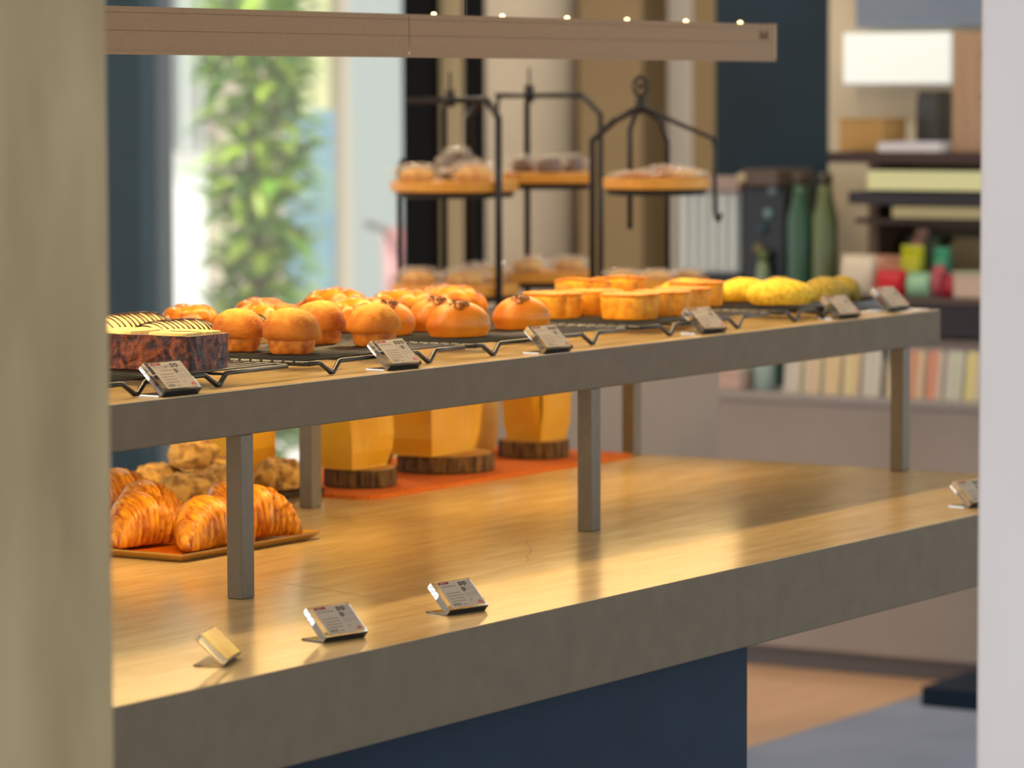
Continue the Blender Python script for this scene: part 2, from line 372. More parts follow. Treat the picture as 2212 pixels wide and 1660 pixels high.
# ------------------------------------------------------------------ breads
def lathe_bread(mb, prof, sx=1, sy=1, amp=.002, f=30, seed=1, n=44, amp2=0, f2=160):
    def fn(p):
        d = amp * nz(p, f, seed) + (amp2 * nz(p, f2, seed + 2) if amp2 else 0)
        q = Vector(p); r = Vector((q.x, q.y, q.z - .02)); r = r.normalized() if r.length > 1e-6 else Vector((0, 0, 1))
        q += r * d; q.z = max(q.z, 0); return q
    mb.lathe(prof, n, sx, sy, fn)
def dome(R, H, e=2.3, base=.86, n=18, z0=0, low=.3):
    """flattened bun profile, widest at low*H"""
    out = []
    for i in range(n + 1):
        a = -PI / 2 + PI * i / n; s = math.sin(a); c = max(0, math.cos(a))
        z = low * H * (1 + s) if s < 0 else low * H + (1 - low) * H * abs(s) ** 1.02
        r = R * c ** (2 / e)
        if s < 0: r = R * (base + (1 - base) * (1 + s) ** .7) if i > 0 else R * base * .3
        out.append((max(r, .0006), z0 + z))
    return out

m_sugar = mat('sugar_crust', '#9c5006', '#c87c14', rough=.75, scale=22, bump=.0018, bscale=240, contrast=(.3, .7), zramp=(.046, .070, '#d4a03c'))
m_cup = mat('muffin_base', '#94480a', '#c87e22', rough=.6, scale=60, bump=.001, bscale=90)
def muffin(label, loc, rz, group):
    t = thing('muffin_bun', label, 'muffin', loc, rz, group)
    b = MB(); lathe_bread(b, [(.001, 0), (.030, 0), (.0325, .003), (.0345, .012), (.0355, .021), (.035, .024), (.001, .024)], 1, 1, .0015, 70, 4); b.build('base', m_cup, t, smooth=True)
    b = MB(); lathe_bread(b, [(.001, .0205), (.035, .0205), (.0405, .0225), (.0430, .027), (.0436, .032), (.0425, .039), (.039, .047), (.0335, .0545), (.026, .061), (.017, .0655), (.008, .0675), (.0008, .068)], 1, 1, .0032, 30, 7, 48, .0006, 150)
    b.build('sugar_crust', m_sugar, t, smooth=True); return t
scatter(muffin, [
    ('dusted muffin bun partly hidden behind the right corner of the marbled loaf', (4.535, 3.425, ZR), .3, .96),
    ('dusted muffin bun, second from the marbled loaf, nearest the shelf edge', (4.53, 3.32, ZR), 0, 1.02),
    ('dusted muffin bun tucked behind another muffin bun, left of the second price card', (4.73, 3.413, ZR), 1.9, 1.0),
    ('dusted muffin bun directly behind the price card, in front of a seeded bun', (4.735, 3.31, ZR), 3.6, .98)], 'sugar-dusted muffin buns')

m_bun = mat('glossy_bun', '#a85206', '#d48814', rough=.42, scale=14, bump=.0006, bscale=120, contrast=(.3, .7))
m_seed = mat("black_sesame", "#140c08", rough=.7, spec=.2)
def seeds(mb, sx, sy, H, cx, cy, rad, n, seed):
    rnd = random.Random(seed)
    for i in range(n):
        a = rnd.random() * 2 * PI; r = rad * rnd.random() ** .6; x = cx + r * math.cos(a); y = cy + r * .8 * math.sin(a)
        q = max(0, 1 - (x / sx) ** 2 - (y / sy) ** 2); z = .3 * H + .7 * H * q ** .5
        w = rnd.random() * PI; L_, W_ = .0030, .0015
        nrm = Vector((x / sx ** 2, y / sy ** 2, max(.2, (z - .3 * H)) / (.7 * H) ** 2)).normalized()
        u = Vector((math.cos(w), math.sin(w), 0)); u = (u - nrm * u.dot(nrm)).normalized(); v = nrm.cross(u); p = Vector((x, y, z)) + nrm * .0010
        mb.add([p + u * L_, p + v * W_, p - u * L_, p - v * W_, p + nrm * .0012], [(0, 1, 4), (1, 2, 4), (2, 3, 4), (3, 0, 4)])
def sesame_bun(label, loc, rz, group):
    t = thing('seeded_bun', label, 'bun', loc, rz, group)
    sx_, sy_, H = .054, .040, .058
    b = MB(); lathe_bread(b, dome(1, H, 2.0, .84, 20, 0, .30), sx_, sy_, .0014, 30, 3, 48); b.build('bun_crust', m_bun, t, smooth=True)
    b = MB(); seeds(b, sx_ * 1.02, sy_ * 1.02, H * 1.0, -.006, -.016, .017, 64, 5); o = b.build('sesame_seeds', m_seed, t); o['kind'] = 'stuff'; return t
scatter(sesame_bun, [
    ('seeded oval bun in front, left of the third price card', (4.985, 3.318, ZR), -.55, (1.02, 1.0, 1.0)),
    ('seeded oval bun hidden behind the other oval bun beside the black stand leg', (5.085, 3.43, ZR), -.45, .98),
    ('seeded oval bun right behind the third price card, beside the clover cakes', (5.20, 3.335, ZR), -.75, (.92, 1.0, .96)),
    ('seeded oval bun behind a muffin bun, sesame seeds facing forward', (4.955, 3.44, ZR), -.3, .98)], 'sesame-topped oval buns')

m_twist = mat('glazed_twist', '#8a3404', '#d88a14', rough=.34, scale=20, stretch=(1, 2.2, 2.2), bump=.0008, bscale=70, coat=.15, contrast=(.36, .64))
def twist(label, loc, rz, group):
    t = thing('glazed_twist_bread', label, 'bread', loc, rz, group); L_ = .15
    for k in range(3):
        pts = []; rs = []; N = 44
        for i in range(N + 1):
            u = i / N; env = math.sin(PI * (.04 + .92 * u)) ** .55; ph = 2 * PI * (u * 1.5 + k / 3)
            pts.append(((u - .5) * L_, .022 * env * math.sin(ph), .024 * env + .007 * env * math.sin(2 * ph))); rs.append(.021 * env + .002 + .0012 * nz((u * 5, k, 0), 2, 1))
        b = MB(); b.tube(pts, rs, 18)
        b.v = [(x, y, max(0, z)) for x, y, z in b.v]
        b.build('strand', m_twist, t, smooth=True)
    return t
scatter(twist, [
    ('glazed twist bread at the left end of the back row, behind the chocolate-striped breads', (4.80, 3.725, ZR), .2, .95),
    ('glazed twist bread in the back row, straight behind the first dusted muffin bun', (4.93, 3.66, ZR), -.9, .96),
    ('glazed twist bread in the back row, behind the muffin bun nearest the shelf edge', (5.035, 3.755, ZR), .2, .92),
    ('tallest glazed twist bread at the middle of the back row', (5.13, 3.665, ZR), -.75, (.98, 1.0, 1.2)),
    ('glazed twist bread in the back row, left of the seeded bun behind the card', (5.245, 3.755, ZR), .2, .9),
    ('glazed twist bread peeking over the seeded bun that stands behind a muffin bun', (5.325, 3.66, ZR), -.7, 1.0),
    ('glazed twist bread at the right end of the back row, by the black stand', (5.475, 3.665, ZR), -.3, 1.0),
    ('large glazed twist bread in front of the back row, between muffin buns', (5.005, 3.53, ZR), -.5, (.95, 1.05, 1.1)),
    ('glazed twist bread lying just right of the first dusted muffin bun', (4.81, 3.565, ZR), -1.1, (.85, .95, 1.05))], 'glazed twist breads at the back of the shelf')

# chocolate-striped breads
m_pale = mat('pale_icing', '#d9b068', '#eed49a', rough=.5, scale=40, bump=.0006, bscale=120)
m_choc = mat('chocolate_drizzle', '#2b120a', rough=.25, spec=.6)
def striped(label, loc, rz, group):
    t = thing('chocolate_striped_bread', label, 'bread', loc, rz, group); L_ = .20; Wd = .036; H = .048
    rings = []
    for i in range(33):
        u = -1 + 2 * i / 32; R = max(.03, 1 - abs(u) ** 4) ** .5
        rings.append([Vector((u * L_ / 2, Wd * R * math.cos(a), max(0, H * .35 + H * .65 * (R if math.sin(a) > 0 else 1) * math.sin(a)))) for a in [2 * PI * k / 28 for k in range(28)]])
    b = MB(); b.loft(rings); b.build('icing', m_pale, t, smooth=True)
    b = MB(); pts = []
    for i in range(15):
        u = -.88 + 1.76 * i / 14; rr_ = range(-9, 10) if i % 2 else range(9, -10, -1)
        for j in rr_:
            a = PI / 2 + j / 9 * 1.15; R = max(.03, 1 - abs(u) ** 4) ** .5
            pts.append((u * L_ / 2 + j * .0006 + .001 * math.sin(i * 3.7), Wd * R * math.cos(a) * 1.01, H * .35 + H * .65 * R * math.sin(a) * 1.01))
    b.tube(pts, .0017, 6); b.build('chocolate_drizzle', m_choc, t, smooth=True); return t
scatter(striped, [
    ('long chocolate-striped bread furthest back behind the marbled loaf', (4.515, 3.625, ZR), .03, (1, 1, 1.08)),
    ('long chocolate-striped bread right behind the marbled loaf', (4.50, 3.525, ZR), .0, (.95, 1, .95)),
    ('short chocolate-striped bread showing behind the first dusted muffin bun', (4.67, 3.515, ZR), -.1, (.5, .8, .95))], 'chocolate-striped breads')

# marbled danish loaf
m_loaf = mat('marbled_loaf', '#250703', '#96480c', rough=.5, scale=24, stretch=(1, 1, .9), bump=.004, bscale=60, distort=3.0, contrast=(.42, .74), detail=8)
t = thing('marbled_loaf', 'large dark marbled loaf with pale custard top beside the pillar', 'loaf', (4.148, 3.222, ZR))
b = MB(); lx, ly, lz = .104, .20, .050; nx, ny, nzz = 12, 18, 9
def loafpt(p):
    q = Vector(p); d = .0022 * fr(q, 45, 2); c = Vector((lx / 2, ly / 2, lz / 2)); n = (q - c); n.z *= 1.2; n.normalize()
    # bulge and rounding of the corners
    hx = abs(q.x - lx / 2) / (lx / 2); hy = abs(q.y - ly / 2) / (ly / 2)
    q += n * d
    k = .004 * (hx ** 6) * (hy ** 6); q.x -= math.copysign(k, q.x - lx / 2); q.y -= math.copysign(k, q.y - ly / 2)
    q.z = max(0, q.z); return q
def grid(mb, fn, nu, nv):
    v = [fn(i / nu, j / nv) for j in range(nv + 1) for i in range(nu + 1)]
    f = [(j * (nu + 1) + i, j * (nu + 1) + i + 1, (j + 1) * (nu + 1) + i + 1, (j + 1) * (nu + 1) + i) for j in range(nv) for i in range(nu)]
    mb.add(v, f)
grid(b, lambda u, v: loafpt((u * lx, 0, v * lz)), nx, nzz); grid(b, lambda u, v: loafpt(((1 - u) * lx, ly, v * lz)), nx, nzz)
grid(b, lambda u, v: loafpt((0, (1 - u) * ly, v * lz)), ny, nzz); grid(b, lambda u, v: loafpt((lx, u * ly, v * lz)), ny, nzz)
grid(b, lambda u, v: loafpt((u * lx, v * ly, lz)), nx, ny); grid(b, lambda u, v: loafpt((u * lx, (1 - v) * ly, 0)), nx, ny)
b.build('loaf', m_loaf, t)
m_cust = mat('custard_top', '#d8b45c', '#ecd488', rough=.45, scale=30, bump=.0008, bscale=70)
def patch(x0, x1, y0, y1, seed):
    mb = MB(); n = 26; cx, cy = (x0 + x1) / 2, (y0 + y1) / 2; poly = []
    for k in range(n):
        a = 2 * PI * k / n; c_, s_ = math.cos(a), math.sin(a)
        ex = math.copysign(abs(c_) ** .55, c_) * (x1 - x0) / 2; ey = math.copysign(abs(s_) ** .55, s_) * (y1 - y0) / 2
        w = 1 + .13 * nz((c_ * 2, s_ * 2, seed), 1.5, seed); poly.append((cx + ex * w, cy + ey * w))
    mb.prism(poly, lz - .003, lz + .0035, .93); mb.build('custard', m_cust, t, smooth=False)
patch(.004, .060, .008, .085, 1); patch(.046, .101, .004, .10, 2); patch(.006, .094, .105, .192, 3)

# clover-shaped golden cakes
m_cake = mat('cake_side', '#cf7c0c', '#ecae28', rough=.6, scale=70, bump=.0009, bscale=220, contrast=(.3, .7))
m_cakeb = mat('cake_top', '#c4680c', '#e89c22', rough=.5, scale=18, bump=.0006, bscale=160, contrast=(.3, .7))
def cake(label, loc, rz, group):
    t = thing('clover_cake', label, 'cake', loc, rz, group); n = 72
    def outl(R): return [(R * (.80 + .20 * abs(math.cos(2 * a)) ** .7) * math.cos(a), R * (.80 + .20 * abs(math.cos(2 * a)) ** .7) * math.sin(a)) for a in [2 * PI * k / n for k in range(n)]]
    b = MB(); rings = []
    for R, z in ((.047, 0), (.0495, .003), (.0505, .016), (.0515, .030), (.052, .040)):
        rings.append([Vector((x + .0012 * nz((x, y, z), 80, 2), y + .0012 * nz((x, y, z), 80, 5), z)) for x, y in outl(R)])
    b.loft(rings); b.build('sponge', m_cake, t, smooth=True)
    b = MB(); rings = []
    for R, z in ((.0523, .0395), (.0532, .0418), (.0525, .0438), (.049, .0446), (.030, .0442), (.010, .0440)):
        rings.append([Vector((x, y, z + .0007 * nz((x, y, z), 60, 3))) for x, y in outl(R)])
    b.loft(rings); b.build('baked_top', m_cakeb, t, smooth=True); return t
scatter(cake, [
    ('golden clover cake at the left end, above the third price card', (5.485, 3.452, ZR), .35, 1.0),
    ('golden clover cake second from the left, half hidden by the front one', (5.60, 3.435, ZR), .1, .98),
    ('golden clover cake in front, showing two full lobes', (5.525, 3.318, ZR), .62, 1.0),
    ('golden clover cake leaning up at the back left, lit along its rim', (5.70, 3.525, ZR + .009), .2, 1.0, (.0, .15, .2)),
    ('golden clover cake leaning at the back, half hidden behind the other leaning cake', (5.815, 3.515, ZR + .009), .7, 1.0, (.0, .13, .7)),
    ('golden clover cake to the right of the front one, left of the fourth price card', (5.64, 3.320, ZR), .2, .98),
    ('golden clover cake directly behind the fourth price card', (5.755, 3.345, ZR), .5, .97)], 'golden clover-shaped cakes')
copy_thing([o for o in C.objects if o.name == 'clover_cake'][0], 'golden clover cake at the right end, next to the yellow crusted buns', (5.885, 3.392, ZR + .003), .15, 1.0)

# yellow crusted buns
m_mel = mat('cookie_crust_yellow', '#c79a1e', '#ecc83c', rough=.75, scale=120, bump=.0016, bscale=170, contrast=(.35, .6))
m_mel2 = mat('cookie_crust_olive', '#7c6a1e', '#a89038', rough=.75, scale=120, bump=.0016, bscale=170, contrast=(.35, .6))
def melon(mm):
    def f(label, loc, rz, group):
        t = thing('crusted_bun', label, 'bun', loc, rz, group)
        b = MB(); lathe_bread(b, dome(1, .046, 2.2, .80, 18, 0, .34), .063, .046, .0018, 45, 6, 48, .0007, 210); b.build('cookie_crust', mm, t, smooth=True)
        b = MB(); b.lathe([(.05, .0), (.78, .0005), (.86, .006), (.2, .008)], 30, .062, .045); b.build('bottom', m_cup, t, smooth=True); return t
    return f
scatter(melon(m_mel), [
    ('yellow crusted bun at the left end, half behind the last clover cake', (5.99, 3.475, ZR + .002), -.3, .95),
    ('bright yellow crusted bun at the back, second from the left', (6.085, 3.405, ZR + .002), -.2, .93),
    ('yellow crusted bun in front, alone on the rack edge', (6.01, 3.285, ZR + .002), -.95, 1.02)], 'yellow crusted buns')
scatter(melon(m_mel2), [
    ('small olive yellow bun at the back between the bright yellow buns and the tray', (6.235, 3.412, ZS + .007), -.2, (.8, .7, 1.25)),
    ('olive yellow bun on the black tray, behind the fifth price card', (6.222, 3.305, ZS + .007), -.30, (.85, .9, 1.3)),
    ('olive yellow bun at the far right, behind the last price card', (6.318, 3.318, ZS + .007), -.45, (.62, .8, 1.25))], 'olive yellow crusted buns')

# ------------------------------------------------------------------ price cards in acrylic holders
m_acr = mat('clear_acrylic', '#fbf8ee', rough=.06, trans=1, ior=1.49)
m_card = mat('card_paper', '#b3a693', rough=.6)
m_red = mat('card_red', '#8e1420', rough=.5); m_ink = mat('card_ink', '#2a2220', rough=.6); m_grey = mat('card_grey', '#a2968c', rough=.6)
m_pink = mat('card_pink', '#b5665a', rough=.6); m_brown = mat('card_brown_ink', '#6d5a4a', rough=.6)
TXT = {}
def text_mesh(s, size):
    key = (s, size)
    if key not in TXT:
        cu = bpy.data.curves.new('txt', 'FONT'); cu.body = s; cu.size = size; cu.resolution_u = 2
        o = bpy.data.objects.new('txt', cu); C.objects.link(o); dg = bpy.context.evaluated_depsgraph_get()
        me = bpy.data.meshes.new_from_object(o.evaluated_get(dg)); bpy.data.objects.remove(o)
        TXT[key] = ([v.co.copy() for v in me.vertices], [tuple(p.vertices) for p in me.polygons])
    return TXT[key]
LC, HC, TC, TAU = .078, .053, .0115, math.radians(43)
def card(label, loc, rz, price, title=None, sub=None, red='NEW', on=(0, 1, 3), plain=False, s=1.0, group='price cards in acrylic holders'):
    t = thing('price_card_holder', label, 'price card', loc, rz, group); t.scale = (s,) * 3
    U = Vector((0, math.cos(TAU), math.sin(TAU))); Nn = Vector((0, -math.sin(TAU), math.cos(TAU))); X_ = Vector((1, 0, 0))
    def P(x, a, b_): return X_ * x + U * a + Nn * b_ + Vector((0, 0, .0004))
    b = MB(); c = .0012
    b.add([P(x, a, q) for x in (0, LC) for a in (0, HC) for q in (0, TC)], [(0, 1, 3, 2), (4, 6, 7, 5), (0, 4, 5, 1), (2, 3, 7, 6), (0, 2, 6, 4), (1, 5, 7, 3)])
    b.build('acrylic_block', m_acr, t, bevel=.0006)
    b = MB(); b.box(0, LC * .98, 0, .040, .0002, .0022); b.build('acrylic_foot', m_acr, t)
    b = MB(); b.add([P(x, -.0003, q) for x in (.001, LC - .001) for q in (.0005, TC - .0005)] + [P(x, -.0012, q) for x in (.001, LC - .001) for q in (.0005, TC - .0005)], [(0, 1, 3, 2), (4, 6, 7, 5), (0, 4, 5, 1), (2, 3, 7, 6), (0, 2, 6, 4), (1, 5, 7, 3)])
    b.build('bottom_edge', mat('holder_edge', '#1d2226', rough=.15), t)
    if plain:  # yellow panel paints in the reflection on an otherwise empty clear holder
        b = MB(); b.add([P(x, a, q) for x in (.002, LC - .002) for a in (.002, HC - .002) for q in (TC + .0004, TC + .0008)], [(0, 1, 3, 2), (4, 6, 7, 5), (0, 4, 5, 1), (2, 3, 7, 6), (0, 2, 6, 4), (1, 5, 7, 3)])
        b.build('card', mat('yellow_reflection', '#d89c00', '#f0c830', rough=.25, scale=20, stretch=(1, .3, 1)), t); return t
    z0 = TC + .0004
    x0, x1, y0, y1 = .008, LC - .0035, .0025, HC - .003
    b = MB(); b.add([P(x, a, q) for x in (x0, x1) for a in (y0, y1) for q in (z0, z0 + .0005)], [(0, 1, 3, 2), (4, 6, 7, 5), (0, 4, 5, 1), (2, 3, 7, 6), (0, 2, 6, 4), (1, 5, 7, 3)])
    cd = b.build('card', m_card, t)
    b = MB(); zz = z0 + .00062; cw = x1 - x0; ch = y1 - y0
    def rect(u0, u1, v0, v1, mi, dz=0):
        b.m = mi; b.add([P(x0 + u * cw, y0 + v * ch, zz + dz) for u, v in ((u0, v0), (u1, v0), (u1, v1), (u0, v1))], [(0, 1, 2, 3)])
    def txt(s_, size, u, v, mi, dz=.0001, wmax=None):
        vs, fs = text_mesh(s_, size); b.m = mi; k = 1
        if wmax and vs:
            w_ = max(p.x for p in vs); k = min(1, wmax * cw / w_)
        b.add([P(x0 + u * cw + p.x * k, y0 + v * ch + p.y, zz + dz) for p in vs], fs)
    rect(.03, .34, .90, .985, 0)
    if red: txt(red, .0044, .09, .914, 4)
    if title: txt(title, .0066, .05, .775, 1, .0001, .56)
    else:
        for k in range(5): rect(.08 + k * .085, .14 + k * .085, .79, .82, 5)
    if sub: txt(sub, .0042, .19, .66, 0, .0001, .4)
    rd = random.Random(hash(label) % 1000 if False else len(label) * 7 + int(loc[0] * 100))
    for row in range(4):
        u = .09
        while u < .50:
            w_ = rd.uniform(.02, .06); rect(u, min(.53, u + w_), .53 - row * .105, .555 - row * .105, 5); u += w_ + .012
    txt(price, .0068, .08, .055, 1); rect(.34, .46, .07, .09, 5)
    for r_ in range(3):
        for c_ in range(3):
            k = r_ * 3 + c_; u = .60 + c_ * .125; v = .80 - r_ * .215; mi = 1 if k in on else 2
            rect(u, u + .105, v, v + .13, mi)
            rect(u + .03, u + .075, v + .04, v + .09, 3 if mi == 2 else 2, .00008); rect(u + .01, u + .05, v - .045, v - .02, mi)
    rect(.62, .70, .16, .27, 2)
    b.m = 6; b.add([P(x0 + u * cw, y0 + v * ch, zz) for u, v in ((.77, .06), (.97, .06), (.90, .19), (.85, .16))], [(0, 1, 2, 3)])
    b.m = 6; pr = b.build('print', [m_red, m_ink, m_grey, m_card, m_card, m_brown, m_pink], cd)
    return t
card('price card in front of the marbled loaf, with red heading and white lettering', (4.013, 3.166, ZS), -.03, '¥480', 'デニッシュ食パン', 'Danish Bread', s=1.03)
card('price card in front of the muffin bun, second from the left on the shelf', (4.569, 3.172, ZS), -.06, '¥300', on=(0, 1, 2, 4))
card('price card in front of the seeded bun, third from the left on the shelf', (4.990, 3.160, ZS), -.05, '¥220', on=(0, 1, 2, 4), s=.97)
card('price card in front of the clover cakes, fourth from the left on the shelf', (5.529, 3.180, ZS), -.06, '¥250', on=(2, 4))
card('price card in front of the olive bun, second from the right on the shelf', (6.019, 3.172, ZS), -.08, '¥230', on=(4,), s=.95)
card('price card at the right end of the shelf on white paper', (6.252, 3.187, ZS + .0018), -.04, '¥230', on=(4,), s=1.0)
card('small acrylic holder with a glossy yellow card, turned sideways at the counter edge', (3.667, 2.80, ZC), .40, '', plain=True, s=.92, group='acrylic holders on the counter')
card('price card on the counter edge, just right of the yellow card', (3.897, 2.811, ZC), -.20, '¥430', on=(0, 1, 3), s=.98)
card('price card on the counter edge in the middle, below the second steel post', (4.192, 2.813, ZC), -.20, '¥430', on=(0, 1, 3), s=.97)
card('price card on the counter at the far right, cut off by the white wall', (5.752, 2.775, ZC), -.16, '¥430', on=(0, 1, 3))

# ------------------------------------------------------------------ counter: croissants on a wooden tray
t = thing('wooden_tray', 'orange-brown rimmed tray carrying the croissants under the shelf', 'tray', (4.45, 3.473, ZC))
m_tray = mat('tray_orange', '#b5560f', '#c86a1a', rough=.35, scale=20, stretch=(1, 8, 1))
b = MB(); b.prism([(.014, .014), (.351, .014), (.351, .385), (.014, .385)], .001, .006); b.build('tray_bottom', m_tray, t)
m_rim = mat('tray_rim', '#b98a35', rough=.4); tw_, td_ = .365, .40
for (p, q, nx_, ny_) in (((0, 0), (tw_, 0), 0, 1), ((tw_, 0), (tw_, td_), -1, 0), ((tw_, td_), (0, td_), 0, -1), ((0, td_), (0, 0), 1, 0)):
    b = MB(); i = .014
    px0, py0, px1, py1 = p[0], p[1], q[0], q[1]; dx, dy = (1 if px1 > px0 else -1 if px1 < px0 else 0), (1 if py1 > py0 else -1 if py1 < py0 else 0)
    ip = (px0 + nx_ * i + dx * i, py0 + ny_ * i + dy * i); iq = (px1 + nx_ * i - dx * i, py1 + ny_ * i - dy * i)
    b.add([(px0, py0, .011), (px1, py1, .011), (*iq, .001), (*ip, .001), (px0, py0, .014), (px1, py1, .014), (*iq, .006), (*ip, .006)],
          [(0, 3, 2, 1), (4, 5, 6, 7), (0, 1, 5, 4), (3, 7, 6, 2), (0, 4, 7, 3), (1, 2, 6, 5)])
    b.build('tray_rim', [m_rim], t)
m_cro = mat('croissant_crust', '#98440a', '#eaa026', rough=.42, scale=34, stretch=(4.5, 1, 1), bump=.002, bscale=44, contrast=(.30, .62), coat=.1, distort=.6)
def croissant(label, loc, rz, group):
    t = thing('croissant', label, 'croissant', loc, rz, group); N = 120; K = 40; L_ = .150; rings = []
    for i in range(N + 1):
        u = -1 + 2 * i / N; au = abs(u); ring = []
        base = .0385 * max(.03, (1 - au ** 2.0)) ** .62 + .004
        cx_ = u * L_ / 2; cy_ = -.030 * au ** 2
        for k in range(K):
            a = 2 * PI * k / K
            ph = (au * 5.2 + .22 * math.sin(a + (0 if u > 0 else .6))); s_ = ph - math.floor(ph)
            st = 1.12 - .26 * s_ ** .8 if au > .10 else 1.10 - .04 * au
            r = base * st * (1 + .05 * nz((cx_ * 14, math.cos(a), math.sin(a)), 2.2, 2) + .012 * math.sin(au * 80))
            y = r * math.cos(a) * 1.06; z = r * math.sin(a)
            zz = z + base * .82
            if zz < .004: zz = .004 * (zz / .02 + 1) if zz > -.02 else 0
            ring.append(Vector((cx_ + .004 * math.sin(a) * (1 if u > 0 else -1), cy_ + y, max(0, zz))))
        rings.append(ring)
    b = MB(); b.loft(rings); b.build('flaky_crust', m_cro, t, smooth=True); return t
ZT = ZC + .007
scatter(croissant, [
    ('croissant at the front left corner of the tray, next to the pillar', (4.548, 3.635, ZT), -.22, (.95, .95, 1.05)),
    ('croissant at the front of the tray, left of the first steel post', (4.578, 3.525, ZT), -.1, (.98, .95, 1.02)),
    ('croissant at the right of the tray, half hidden behind the first steel post', (4.726, 3.538, ZT), -.35, (.86, .95, 1.05)),
    ('croissant in the second row, just behind the gap of the two front croissants', (4.660, 3.712, ZT), -.35, (.88, .95, 1.1)),
    ('croissant in the second row against the first steel post', (4.770, 3.635, ZT), -.4, (.55, .8, 1.0)),
    ('croissant at the left edge half cut off by the pillar, lower one', (4.53, 3.785, ZT), -.2, (.72, .85, 1.0)),
    ('largest croissant at the back left of the tray', (4.715, 3.81, ZT), -.35, (1.0, 1.0, 1.22))], 'croissants on the tray')

# crumbly nut pastries on a black rack behind
t = thing('black_baking_rack', 'low black rack under the crumbly nut pastries', 'rack', (4.72, 3.835, ZC))
b = MB(); b.tube([(0, 0, .012), (.60, 0, .012), (.60, .36, .012), (0, .36, .012), (0, 0, .012)], .005, 8); b.build('rack_frame', m_black, t, smooth=True)
b = MB()
for i in range(1, 15): b.tube([(.0, i * .024, .015), (.60, i * .024, .015)], .0018, 6)
b.build('wire_grid', m_black, t, smooth=True)
for x in (.03, .57):
    for y in (.0, .36):
        b = MB(); b.tube([(x, y, .012), (x, y, .0005)], .004, 8); b.build('foot', m_black, t, smooth=True)
m_nut = mat('crumble_crust', '#6e3c10', '#e4b056', rough=.7, scale=38, bump=.003, bscale=80, contrast=(.36, .58), detail=7)
def nutty(label, loc, rz, group):
    t = thing('nut_pastry', label, 'pastry', loc, rz, group)
    def fn(p):
        q = Vector(p); n_ = Vector((q.x, q.y, (q.z - .02))).normalized(); q += n_ * (.011 * fr(q, 32, 5, 4) + .004 * abs(nz(q, 95, 3))); q.z = max(0, q.z); return q
    b = MB(); b.lathe(dome(1, .050, 2.4, .85, 22, 0, .35), 56, .058, .044, fn); b.build('crumble', m_nut, t, smooth=True); return t
ZN = ZC + .018
scatter(nutty, [
    ('crumbly nut pastry at the front of the black rack, behind the croissants', (5.00, 3.885, ZN), -.4, (1.05, 1, 1.0)),
    ('crumbly nut pastry on the black rack left of the first steel post', (5.12, 3.895, ZN), .5, (1.0, 1, 1.1)),
    ('crumbly nut pastry at the right end of the black rack, between the steel posts', (5.268, 3.895, ZN), -.6, (.8, .95, 1.05)),
    ('crumbly nut pastry at the left of the black rack, by the pillar', (4.89, 3.93, ZN), 1.2, (.9, .9, .9)),
    ('crumbly nut pastry piled on top, highest of the heap', (5.13, 3.975, ZN + .052), .3, (1.0, .9, .85), (.1, -.1, .3)),
    ('crumbly nut pastry at the back of the black rack under the piled one', (5.10, 4.03, ZN), 1.0, 1.0),
    ('crumbly nut pastry in the back row at the far left', (4.98, 4.05, ZN), 2.0, .95),
    ('crumbly nut pastry in the back row right of the heap', (5.24, 4.03, ZN), -.2, (1, 1, 1.1))], 'crumbly nut pastries')

# ------------------------------------------------------------------ orange mat, log slices, paper bags
b = MB(); poly = [(0, .03), (.012, .008), (.035, 0), (.905, 0), (.915, .01), (.92, .03), (.92, .34), (.91, .36), (.02, .36), (0, .34)]
b.prism(poly, .0005, .007, .995)
tag(b.build('felt_mat', mat('orange_felt', '#b8560a', '#cf6c10', rough=.95, scale=220, bump=.001, bscale=420), loc=(5.315, 3.728, ZC)), 'orange felt mat lying under the log slices', 'mat')
m_bark = mat('bark', '#2a1a0c', '#7a5a2c', rough=.9, scale=60, stretch=(2, 2, .35), bump=.004, bscale=70, contrast=(.35, .65))
m_wood = mat('cut_wood', '#a87838', '#c3944e', rough=.7, scale=30)
def log(label, loc, R, seed):
    t = thing('log_slice', label, 'wood slice', loc, seed, 'bark-edged log slices'); n = 60
    def ol(k, f=1): return [Vector((R * f * (1 + .05 * nz((math.cos(a) * 1.2, math.sin(a) * 1.2, seed), 1.5, seed) + k * .05 * nz((math.cos(a) * 9, math.sin(a) * 9, seed), 1, seed)) * math.cos(a), R * f * (1 + .05 * nz((math.cos(a) * 1.2, math.sin(a) * 1.2, seed), 1.5, seed) + k * .05 * nz((math.cos(a) * 9, math.sin(a) * 9, seed), 1, seed)) * math.sin(a), 0)) for a in [2 * PI * j / n for j in range(n)]]
    b = MB(); b.loft([[p + Vector((0, 0, z)) for p in ol(1, f)] for z, f in ((.0005, .97), (.004, 1), (.030, 1), (.033, .97))]); b.build('bark', m_bark, t)
    b = MB(); b.loft([[p + Vector((0, 0, z)) for p in ol(.3, .93)] for z in (.0325, .0345)]); b.build('cut_face', m_wood, t); return t
ZM = ZC + .0075
log('log slice at the left end of the orange mat, by the rear steel post', (5.462, 3.850, ZM), .066, 1)
log('largest log slice in the middle of the orange mat', (5.765, 3.868, ZM), .090, 2)
log('log slice at the right end of the orange mat, left of the second steel post', (6.075, 3.868, ZM), .070, 3)
m_kraft = mat('kraft_paper', '#cc960c', '#dca818', rough=.6, scale=5, bump=.001, bscale=30, contrast=(.3, .7))
